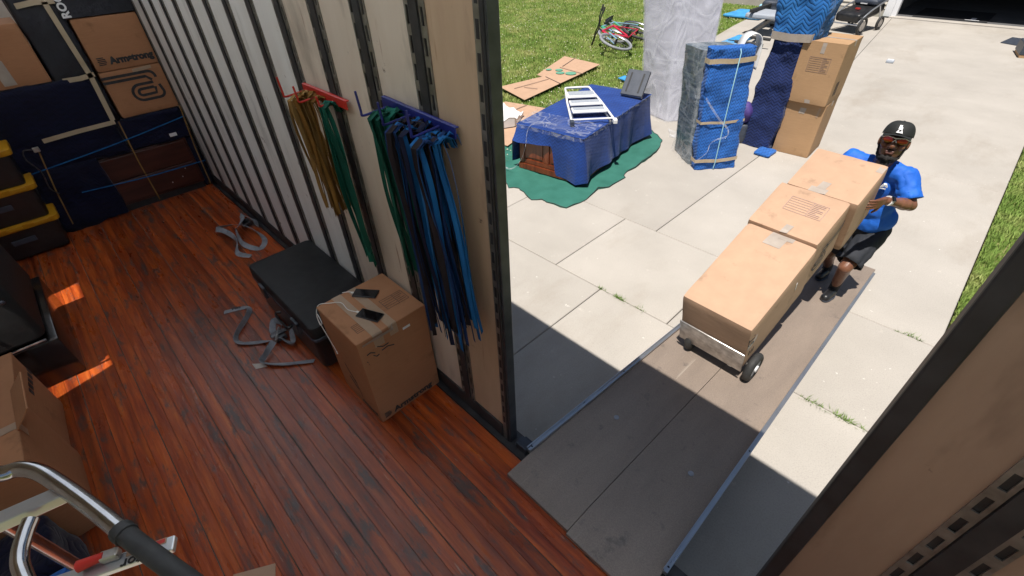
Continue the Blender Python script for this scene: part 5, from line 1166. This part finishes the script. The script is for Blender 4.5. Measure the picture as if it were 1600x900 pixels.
# ================================================================== FAR THINGS ON THE DRIVEWAY AND LAWN
# ---- bicycles lying on the lawn
def bicycle(label, loc, rot, paint, second, wheel_r=.31, group='bicycles on the lawn'):
    """built standing along x (front wheel at -x), then laid over by the rotation"""
    t = thing('bicycle', label, 'bicycle', loc, rot, group); r = wheel_r; wb = .98
    fx, rx = -wb/2, wb/2
    for x, nm in ((fx, 'front_wheel'), (rx, 'rear_wheel')):
        w = MB().torus((x, 0, r), (0,1,0), r-.022, .024, 36, 8).build(nm, M['rubber' if nm[0] == 'r' else 'tyre_grey'], t, smooth=True, angle=0)
        MB().torus((x, 0, r), (0,1,0), r-.052, .011, 32, 6, 1.6).build('rim', M['alu'], w, smooth=True, angle=0)
        sp = MB()
        for k in range(14):
            a = 2*math.pi*k/14; sp.tube([(x, .02*(-1)**k, r), (x+math.cos(a)*(r-.055), 0, r+math.sin(a)*(r-.055))], .0022, 4)
        sp.build('spokes', M['darkmetal'], w)
        MB().tube([(x, -.05, r), (x, .05, r)], .022, 10).build('hub', M['blackp'], w)
    bb = (0.03, 0, r-.03); st = (.20, 0, r+.42); hd = (-.32, 0, r+.40); hb_ = (-.355, 0, r+.27)
    for a, b, rad, m_ in ((bb, hb_, .026, paint), (hd, st, .019, second), (bb, st, .020, paint), (bb, (rx, .05, r), .012, paint), (bb, (rx, -.05, r), .012, paint), (st, (rx, .05, r), .010, second), (st, (rx, -.05, r), .010, second), (hb_, hd, .026, paint)):
        MB().tube([a, b], rad, 8).build('frame_tube', M[m_], t, smooth=True)
    for s_ in (-1, 1): MB().tube([(-.37, s_*.045, r+.24), (fx, s_*.05, r)], .014, 8).build('fork_leg', M['bike_blue'], t, smooth=True)
    MB().tube([hd, (-.29, 0, r+.50)], .016, 8).build('stem', M['blackp'], t)
    MB().tube(curve_pts([(-.22, -.34, r+.56), (-.28, -.18, r+.54), (-.30, 0, r+.50), (-.28, .18, r+.54), (-.22, .34, r+.56)], 4), .013, 8).build('handlebar', M['blackp'], t, smooth=True)
    for s_ in (-1, 1): MB().tube([(-.245, s_*.25, r+.55), (-.215, s_*.36, r+.562)], .02, 8).build('grip', M['rubber'], t)
    MB().tube([st, (.24, 0, r+.55)], .013, 8).build('seat_post', M['alu'], t)
    MB().loft([[Vector((x, s*w_, z)) for s, z in ((-1, r+.56), (1, r+.56), (.7, r+.60), (-.7, r+.60))] for x, w_ in ((.10, .02), (.16, .035), (.27, .065), (.36, .075))]).build('saddle', M['blackp'], t, bevel=.008)
    MB().torus((.03, .045, r-.03), (0,1,0), .075, .008, 20, 6).build('chainring', M['darkmetal'], t)
    for s_ in (-1, 1):
        MB().tube([(.03, s_*.06, r-.03), (.03+s_*.15, s_*.07, r-.07)], .011, 6).build('crank', M['darkmetal'], t)
        MB().box((.03+s_*.15-.045, s_*.075+(-.1 if s_ < 0 else 0), r-.085), (.03+s_*.15+.045, s_*.075+(0 if s_ < 0 else .1), r-.06)).build('pedal', M['blackp'], t)
    return t
bk = bicycle('red bicycle with a grey front tyre lying on the lawn', (-6.47, 11.0, G+.16), (R(-72), 0, R(100)), 'bike_red', 'bike_red', .33); bk.scale = (1.36,)*3
bk = bicycle('mint green bicycle lying on the lawn behind the red one', (-7.05, 11.75, G+.14), (R(-76), 0, R(94)), 'bike_green', 'bike_blue', .32); bk.scale = (1.36,)*3
# ---- stroller near the garage
s_t = thing('stroller', 'folded black stroller with grey frame near the garage corner', 'stroller', (-3.05, 16.55, G), (0, 0, R(-14))); s_t.scale = (1.15, 1.15, 1.2)
for x, y, rr_ in ((-.40, -.30, .19), (.40, -.30, .19), (-.34, .62, .15), (.34, .62, .15)):
    w = MB().torus((x, y, rr_), (1,0,0), rr_-.028, .028, 26, 8).build('wheel', M['rubber'], s_t, smooth=True, angle=0)
    MB().tube([(x-.02, y, rr_), (x+.02, y, rr_)], rr_*.55, 14).build('rim', M['alu_worn'], w)
MB().tube([(-.40, -.30, .19), (.40, -.30, .19)], .016, 8).build('axle', M['alu'], s_t)
for x in (-.33, .33):
    MB().tube(curve_pts([(x, -.38, .26), (x*1.02, .0, .46), (x*.98, .50, .60), (x*.9, .82, .66)], 4), .017, 8).build('frame_tube', M['alu'], s_t, smooth=True)
    MB().tube([(x, .62, .15), (x, .35, .53)], .015, 8).build('fork', M['alu'], s_t, smooth=True)
lumpy('seat', (-.30, -.28, .26), (.30, .75, .46), 'blackp', s_t, .02, 5, 2.0, 10, world=False, r=.06, M_=Matrix.Rotation(R(9), 4, 'X'))
lumpy('canopy', (-.28, .30, .50), (.28, .78, .62), 'slate', s_t, .015, 5, 5.0, 10, world=False, r=.05, M_=Matrix.Rotation(R(4), 4, 'X'))
for a, b in (((-.2, .35, .70), (.0, .72, .72)), ((.2, .35, .70), (.0, .72, .72))): MB().ribbon([a, b], (1,0,0), .035, .004).build('harness_strap', M['blackp'], s_t)
MB().box((-.10, .24, .545), (.06, .29, .56)).build('white_tag', M['white_plastic'], s_t); MB().box((.0, -.10, .475), (.10, -.04, .50)).build('red_badge', M['red_paint'], s_t)
# ---- exercise frame and pads at the lawn edge
ex = thing('exercise_bench', 'black steel exercise frame with pegs lying on the driveway by the lawn', 'bench', (-4.6, 14.4, G))
MB().box((-.045, -1.35, .30), (.045, 1.9, .40), Matrix.Translation((-4.72, 14.6, G)) @ Matrix.Rotation(R(9), 4, 'Z')).build('beam', M['blackp'], ex, world=True, bevel=.006)
for y, l in ((13.05, .62), (12.35, .66)): MB().tube([(-4.55, y, G+.24), (-4.55+l, y-.02, G+.24)], .038, 10).build('peg', M['rubber'], ex, world=True, smooth=True)
for y in (13.2, 16.0):
    MB().box((-5.1, y, G+.002), (-4.15, y+.07, G+.07)).build('foot_bar', M['blackp'], ex, world=True, bevel=.006); MB().box((-4.72, y+.01, G+.071), (-4.66, y+.06, G+.32)).build('upright', M['blackp'], ex, world=True)
lumpy('seat_pad', (-5.3, 14.4, G+.42), (-4.3, 15.3, G+.56), 'step_grey', ex, .03, 3, 3.0, 8, r=.05)
lumpy('back_pad', (-5.35, 15.6, G+.40), (-4.5, 17.0, G+.72), 'slate', ex, .05, 3, 4.0, 8, r=.06)
MB().box((-5.15, 14.3, G+.58), (-5.06, 17.3, G+.66)).build('rail', M['rubber'], ex, world=True, bevel=.006)
o = lumpy('blue_mat', (-6.9, 16.6, G+.01), (-5.7, 17.9, G+.10), 'sky_pad', None, .05, 2.5, 3.0, 10, r=.04); tag(o, 'bright blue foam mat at the lawn edge beyond the exercise frame', 'mat')
o = lumpy('pale_mat', (-6.3, 17.9, G+.02), (-5.1, 18.9, G+.26), 'cyan_pad', None, .06, 3, 5.0, 10, r=.06); tag(o, 'pale blue folded mat behind the bright blue mat', 'mat')
o = lumpy('blue_mat', (-5.2, 12.9, G+.004), (-4.75, 14.1, G+.06), 'sky_pad', None, .02, 3, 7.0, 8, r=.03); tag(o, 'narrow blue mat lying beside the exercise frame', 'mat')

# ================================================================== THE MAN PUSHING THE HAND TRUCK
def capsule(mb, p0, r0, p1, r1, n=14, sx=1.0):
    p0, p1 = Vector(p0), Vector(p1); d = (p1-p0); L = d.length; d = d.normalized() if L > 1e-6 else Vector((0,0,1))
    a = d.orthogonal().normalized(); b = d.cross(a); rings = []
    for k in range(6):
        t_ = math.pi/2*(1-k/5); rings.append([p0 - d*r0*math.sin(t_) + (a*math.cos(q)+b*math.sin(q))*max(.0004, r0*math.cos(t_)) for q in [2*math.pi*i/n for i in range(n)]])
    for k in range(6):
        t_ = math.pi/2*k/5; rings.append([p1 + d*r1*math.sin(t_) + (a*math.cos(q)+b*math.sin(q))*max(.0004, r1*math.cos(t_)) for q in [2*math.pi*i/n for i in range(n)]])
    mb.loft(rings)
def ellipsoid(mb, c, r, rot=None, n=18, m=12):
    c = Vector(c); rings = []
    if rot is not None: r = tuple(q*HS for q in r)
    for k in range(m+1):
        t_ = -math.pi/2+math.pi*k/m
        rg = []
        for i in range(n):
            q = 2*math.pi*i/n; v = Vector((r[0]*max(.004, math.cos(t_))*math.cos(q), r[1]*max(.004, math.cos(t_))*math.sin(q), r[2]*math.sin(t_)))
            if rot: v = rot @ v
            rg.append(c+v)
        rings.append(rg)
    mb.loft(rings)
def fuse(name, mb, voxel, mat, parent, smooth_n=4, wr=0.0, wf=10, seed=0, cut=None):
    me0 = mb.mesh('tmp'); bm = bmesh.new(); bm.from_mesh(me0); bmesh.ops.recalc_face_normals(bm, faces=bm.faces[:]); bm.to_mesh(me0); bm.free()
    o = bpy.data.objects.new('tmp', me0); link(o)
    md = o.modifiers.new('r', 'REMESH'); md.mode = 'VOXEL'; md.voxel_size = voxel
    if smooth_n: s_ = o.modifiers.new('s', 'SMOOTH'); s_.factor = .5; s_.iterations = smooth_n
    dg = bpy.context.evaluated_depsgraph_get(); me = bpy.data.meshes.new_from_object(o.evaluated_get(dg)); me.name = name
    bpy.data.objects.remove(o); bpy.data.meshes.remove(me0)
    if wr or cut:
        bm = bmesh.new(); bm.from_mesh(me)
        if cut:
            for co, no in cut: bmesh.ops.bisect_plane(bm, geom=bm.verts[:]+bm.edges[:]+bm.faces[:], plane_co=co, plane_no=no, clear_outer=True)
        if wr:
            bm.normal_update()
            for v in bm.verts: v.co += v.normal*wr*fbm(v.co.x, v.co.y, v.co.z*.6, wf, seed)
        bm.to_mesh(me); bm.free()
    me.transform(inv_of(parent)); me.shade_smooth(); me.materials.clear(); me.materials.append(mat)
    return put(name, me, None, parent)
man = thing('person', 'man in a blue t-shirt, black shorts and black cap pushing the hand truck', 'person', (.60, 3.36, rz_(3.36)))
HC = Vector((.512, 3.395, 1.030)); Fh = Vector((.10, -.95, .27)).normalized(); Xh = Fh.cross(Vector((0,0,1))).normalized()*-1; Xh = Vector((0,0,1)).cross(Fh)*1
Xh = (-Vector((0,0,1)).cross(-Fh)).normalized() if False else Vector((0,0,1)).cross(Fh).normalized()   # towards +x (his left)
Zh = Fh.cross(Xh).normalized()
if Zh.z < 0: Zh = -Zh
HM = Matrix(((Xh.x, -Fh.x, Zh.x, HC.x), (Xh.y, -Fh.y, Zh.y, HC.y), (Xh.z, -Fh.z, Zh.z, HC.z), (0,0,0,1))); HR = HM.to_3x3()
HS = 1.19
def hp(x, y, z): return HM @ (Vector((x, y, z))*HS)
neck = Vector((.492, 3.475, .80)); sL = Vector((.675, 3.475, .785)); sR = Vector((.290, 3.52, .785)); eL = Vector((.800, 3.385, .600)); wL = Vector((.665, 3.145, .690))
eR = Vector((.155, 3.42, .56)); wR = Vector((.045, 3.20, .63)); pel = Vector((.595, 3.61, .24)); hL = Vector((.675, 3.60, .22)); hR = Vector((.505, 3.63, .22))
kL = Vector((.615, 3.285, -.045)); aL = Vector((.600, 3.42, rz_(3.42)+.095)); kR = Vector((.43, 3.50, -.10)); aR = Vector((.44, 3.80, rz_(3.80)+.10))
b = MB()
ellipsoid(b, hp(0, .012, .025), (.074, .096, .100), HR); ellipsoid(b, hp(0, -.012, -.045), (.062, .078, .080), HR); capsule(b, hp(0, -.055, -.092), .030, hp(0, -.062, -.090), .028)
capsule(b, hp(0, -.092, .012), .013, hp(0, -.114, -.020), .0205); capsule(b, hp(-.018, -.100, -.024), .0125, hp(.018, -.100, -.024), .0125)
capsule(b, hp(-.035, -.080, .028), .016, hp(.035, -.080, .028), .016); capsule(b, hp(-.016, -.090, -.052), .010, hp(.016, -.090, -.052), .010)
for s_ in (-1, 1): ellipsoid(b, hp(s_*.076, .012, -.005), (.010, .020, .032), HR); ellipsoid(b, hp(s_*.042, -.066, -.020), (.024, .022, .020), HR)
capsule(b, hp(0, .020, -.06), .064, neck, .070)
capsule(b, sR+Vector((.05, .01, -.02)), .062, sL+Vector((-.05, .01, -.02)), .062); ellipsoid(b, (.505, 3.54, .64), (.160, .095, .15)); ellipsoid(b, (.545, 3.56, .47), (.145, .105, .17)); ellipsoid(b, pel, (.155, .115, .12))
for s_, e_, w_ in ((sL, eL, wL), (sR, eR, wR)): capsule(b, s_, .050, e_, .045); capsule(b, e_, .046, w_, .029); capsule(b, e_.lerp(w_, .25), .050, e_.lerp(w_, .45), .044)
for h_, k_, a_ in ((hL, kL, aL), (hR, kR, aR)): capsule(b, h_, .092, k_, .056); capsule(b, k_, .054, a_, .038); capsule(b, k_.lerp(a_, .2)+Vector((0,.018,0)), .054, k_.lerp(a_, .5)+Vector((0,.012,0)), .047)
def hand(b, w, pd, nrm, thumb_up, L=.088):
    """palm from the wrist along pd, fingers stacked across; nrm points from the palm into the thing held"""
    pd = Vector(pd).normalized(); nrm = Vector(nrm); nrm = (nrm-nrm.dot(pd)*pd).normalized(); ac = pd.cross(nrm)*thumb_up
    for q in (-.030, -.010, .010, .030): capsule(b, w+ac*q*.55, .017, w+pd*L+ac*q, .0135)
    for q, ln, k in ((.033, .068, 0), (.0115, .078, 1), (-.0115, .073, 2), (-.034, .058, 3)):
        p0 = w+pd*L+ac*q; p1 = p0+(pd*.9+nrm*.22).normalized()*ln*.42; p2 = p1+(pd*.8+nrm*.5).normalized()*ln*.32; p3 = p2+(pd*.75+nrm*.55).normalized()*ln*.26
        capsule(b, p0, .0098, p1, .0092, 10); capsule(b, p1, .0092, p2, .0084, 10); capsule(b, p2, .0084, p3, .0072, 10)
    t0 = w+pd*.028+ac*.026; t1 = t0+(ac*.8+pd*.55).normalized()*.045; t2 = t1+(pd*.85+ac*.45+nrm*.2).normalized()*.034
    capsule(b, t0, .015, t1, .0115, 10); capsule(b, t1, .0115, t2, .0088, 10)
hand(b, wL+Vector((-.012, -.02, .003)), (-.36, -.93, -.10), (-1, .2, 0), 1); hand(b, wR, (.05, -1, .12), (1, .1, 0), -1)
body = fuse('body', b, .0050, M['skin'], man, 3)
# clothes
b = MB()
capsule(b, sR+Vector((.03, 0, .0)), .078, sL-Vector((.03, 0, .0)), .078); ellipsoid(b, (.505, 3.535, .66), (.192, .130, .185)); ellipsoid(b, (.545, 3.558, .47), (.178, .136, .19)); ellipsoid(b, (.585, 3.585, .33), (.180, .142, .16))
capsule(b, (.492, 3.50, .80), .075, (.498, 3.46, .815), .072)
capsule(b, sL, .078, sL.lerp(eL, .35), .076); capsule(b, sR, .078, sR.lerp(eR, .35), .076)
dL = (eL-sL).normalized(); dR = (eR-sR).normalized()
shirt = fuse('shirt', b, .009, M['shirt'], man, 5, .018, 9, 3.0, [(Vector((.59, 3.6, .245)), Vector((0, 0, -1)))])
def cloth_tube(name, p0, p1, r0, r1, mat, parent, seed, rows_=14, n=40, amp=.008, hem=True):
    p0, p1 = Vector(p0), Vector(p1); d = (p1-p0).normalized(); a = d.orthogonal().normalized(); c_ = d.cross(a); rings = []
    for k in range(rows_+1):
        f = k/rows_; r_ = r0+(r1-r0)*f
        rings.append([p0.lerp(p1, f) + (a*math.cos(q)+c_*math.sin(q))*(r_+amp*(.4+f)*fbm(math.cos(q)*1.3, math.sin(q)*1.3, f*1.6, 1.6, seed)*1.6 + .004*math.sin(f*17+3*math.cos(q+seed))*f) for q in [2*math.pi*i/n for i in range(n)]])
    c0 = rings[-1]; ctr = p1
    rings.append([q+d*.003+(ctr-q).normalized()*.004 for q in c0]); rings.append([q-d*.05+(ctr-q).normalized()*.008 for q in c0])
    return MB().loft(rings, cap=False).build(name, mat, parent, world=True, smooth=True, angle=0)
cloth_tube('sleeve', sL.lerp(eL, .05), sL.lerp(eL, .80), .074, .088, M['shirt'], shirt, 3.0); cloth_tube('sleeve', sR.lerp(eR, .05), sR.lerp(eR, .80), .074, .088, M['shirt'], shirt, 5.0)
b = MB(); ellipsoid(b, pel+Vector((0, 0, .005)), (.172, .135, .13))
capsule(b, hL, .104, hL.lerp(kL, .40), .094); capsule(b, hR, .104, hR.lerp(kR, .40), .094)
shorts = fuse('shorts', b, .009, M['shorts'], man, 5, .014, 8, 5.0)
cloth_tube('shorts_leg', hL.lerp(kL, .12), hL.lerp(kL, .88), .100, .098, M['shorts'], shorts, 7.0, amp=.012); cloth_tube('shorts_leg', hR.lerp(kR, .12), hR.lerp(kR, .88), .100, .098, M['shorts'], shorts, 9.0, amp=.012)
for k_, a_, nm in ((kL, aL, 0), (kR, aR, 1)):
    b = MB(); capsule(b, k_.lerp(a_, .60)+Vector((0, .008, 0)), .047, a_, .043); capsule(b, a_, .043, a_+Vector((0, -.03, -.03)), .042); fuse('sock', b, .008, M['sock'], man, 3)
    b = MB(); g0 = rz_(a_.y); hz0 = lambda dy: rz_(a_.y+dy)
    capsule(b, a_+Vector((0, .035, -.045)), .040, a_+Vector((0, -.03, -.035)), .043); capsule(b, Vector((a_.x, a_.y-.04, hz0(-.04)+.052)), .044, Vector((a_.x-.012, a_.y-.165, hz0(-.165)+.040)), .037)
    capsule(b, Vector((a_.x, a_.y+.055, hz0(.055)+.036)), .035, Vector((a_.x-.004, a_.y-.09, hz0(-.09)+.038)), .040)
    sh = fuse('shoe', b, .007, M['blackp'], man, 4)
    rg0 = []; 
    for k in range(20):
        q = 2*math.pi*k/20; yy = math.cos(q)*.148-.055; xx = math.sin(q)*(.047-.006*math.cos(q)); rg0.append((xx-.008*(yy < -.1), yy))
    mb = MB().loft([[Vector((a_.x+x, a_.y+y, hz0(y)+.003)) for x, y in rg0], [Vector((a_.x+x*1.02, a_.y+y*1.01, hz0(y)+.020)) for x, y in rg0]]); mb.build('sole', M['slate'], sh, world=True, smooth=True)
# beard, lips, cap, glasses, watch
b = MB(); ellipsoid(b, hp(0, -.018, -.098), (.058, .064, .032), HR); capsule(b, hp(0, -.056, -.116), .036, hp(0, -.062, -.134), .027); capsule(b, hp(-.024, -.080, -.094), .018, hp(.024, -.080, -.094), .018); capsule(b, hp(0, -.094, -.082), .010, hp(0, -.090, -.10), .019)
for s_ in (-1, 1): capsule(b, hp(s_*.066, -.004, -.03), .012, hp(s_*.056, -.028, -.085), .014)
capsule(b, hp(-.018, -.093, -.044), .0050, hp(.018, -.093, -.044), .0050)
fuse('beard', b, .006, M['beard'], man, 2, .004, 60, 1.0)
b = MB(); capsule(b, hp(-.019, -.099, -.054), .0075, hp(.019, -.099, -.054), .0075); capsule(b, hp(-.015, -.099, -.065), .0082, hp(.015, -.099, -.065), .0082); fuse('lips', b, .004, M['lip'], man, 2)
cap = thing('tmp', 'x', 'x'); bpy.data.objects.remove(cap)
rings = []
for k in range(11):
    t_ = k/10; z = .040+.088*math.sin(t_*math.pi/2); s_ = math.cos(t_*math.pi/2)**.62
    rings.append([hp(.084*s_*math.cos(q), .008+.108*s_*math.sin(q), z + (.010*(1-t_) if math.sin(q) < -.3 else 0)) for q in [2*math.pi*i/28 for i in range(28)]])
capo = MB().loft(rings, cap=True).build('cap', M['cap'], man, world=True, smooth=True, angle=R(60))
vv = []; ff = []; nb_ = 14
for j in range(6):
    for i in range(nb_+1):
        a = R(-155+130*i/nb_) ; r0 = 1+.0*j; out = j/5*.072*math.sin(max(.0, math.pi*i/nb_))**.5
        x = .084*math.cos(a); y = .008+.106*math.sin(a)-out; vv.append(hp(x, y, .050-.004*j/5-.020*(x/.08)**2*(.4+j/5*.6)))
for j in range(5):
    for i in range(nb_): q = j*(nb_+1)+i; ff.append((q, q+1, q+nb_+2, q+nb_+1))
n0 = len(vv); vv += [q-Zh*.004 for q in vv]; ff += [tuple(n0+k for k in f[::-1]) for f in ff]
MB().add(vv, ff).build('brim', M['cap'], capo, world=True, smooth=True, angle=R(60))
iv = inv_of(capo)
fm = iv @ HM @ frame((-.026, -.1185, .080), (1,0,0), (0,.30,.95))
letters('L', capo, M['white_ink'], fm @ Matrix.Translation((.012, .022, .004)), width=.024, bold=.03, name='emblem'); letters('A', capo, M['white_ink'], fm @ Matrix.Translation((.006, -.004, .0065)), width=.042, bold=.03, name='emblem')
MB().disc(hp(0, .008, .128), .006, 10, axis=Zh, h=.003).build('button', M['cap'], capo, world=True)
for s_ in (-1, 1):
    rg = [hp(s_*(.006+.058*u), -.112+.050*u**1.7, .010+.020*math.sin(math.pi*(.12+.88*(1-u)))*(1 if tp else -.85)+.004*u) for tp in (1, 0) for u in ([i/8 for i in range(9)] if tp else [1-i/8 for i in range(9)])]
    gm = HM; lens_o = bpy.data.objects.new('x', None); bpy.data.objects.remove(lens_o)
    ln = MB().loft([[q-Fh*.003 for q in rg], [q+Fh*.003 for q in rg]])
    me = ln.mesh('lens', HM.inverted()); me.materials.append(M['lens']); lo = put('lens', me, None, man); lo.matrix_local = inv_of(man) @ HM
MB().tube([hp(-.066, -.060, .026), hp(-.045, -.092, .034), hp(0, -.116, .026), hp(.045, -.092, .034), hp(.066, -.060, .026)], .0048, 8).tube([hp(-.066, -.060, .026), hp(-.078, .0, .022)], .005, 6).tube([hp(.066, -.060, .026), hp(.078, .0, .022)], .005, 6).tube([hp(-.010, -.113, .002), hp(0, -.119, .018), hp(.010, -.113, .002)], .004, 6).build('glasses_frame', M['white_plastic'], man, world=True, smooth=True)
wd_ = (wL-eL).normalized(); wc_ = eL.lerp(wL, .93)
wa = MB().tube([wc_-wd_*.011, wc_+wd_*.011], .0375, 18).build('watch', M['white_plastic'], man, world=True, smooth=True)
fo = Vector((.62, -.25, .75)); fo = (fo-fo.dot(wd_)*wd_).normalized()
MB().box((-.017, -.020, .0), (.017, .020, .010), frame(wc_+fo*.034, wd_, fo.cross(wd_))).build('watch_face', M['screen'], wa, world=True, bevel=.003)
# shirt print on the chest
ck = frame(Vector((.585, 3.392, .690)), (1, .12, 0), (0, -.12, 1))
mb = MB()
for pts in (((-.022, -.012), (-.008, .018), (.012, .018), (.024, -.006), (.012, -.004), (.004, .004), (-.006, -.004)), ): mb.loft([[ck @ Vector((x, y, -.012)) for x, y in pts], [ck @ Vector((x, y, .010)) for x, y in pts]])
mb.box((-.022, -.024, -.012), (.018, -.017, .010), ck); mb.build('shirt_emblem', M['white_ink'], shirt, world=True)
bpy.context.view_layer.update()
conform_prints()
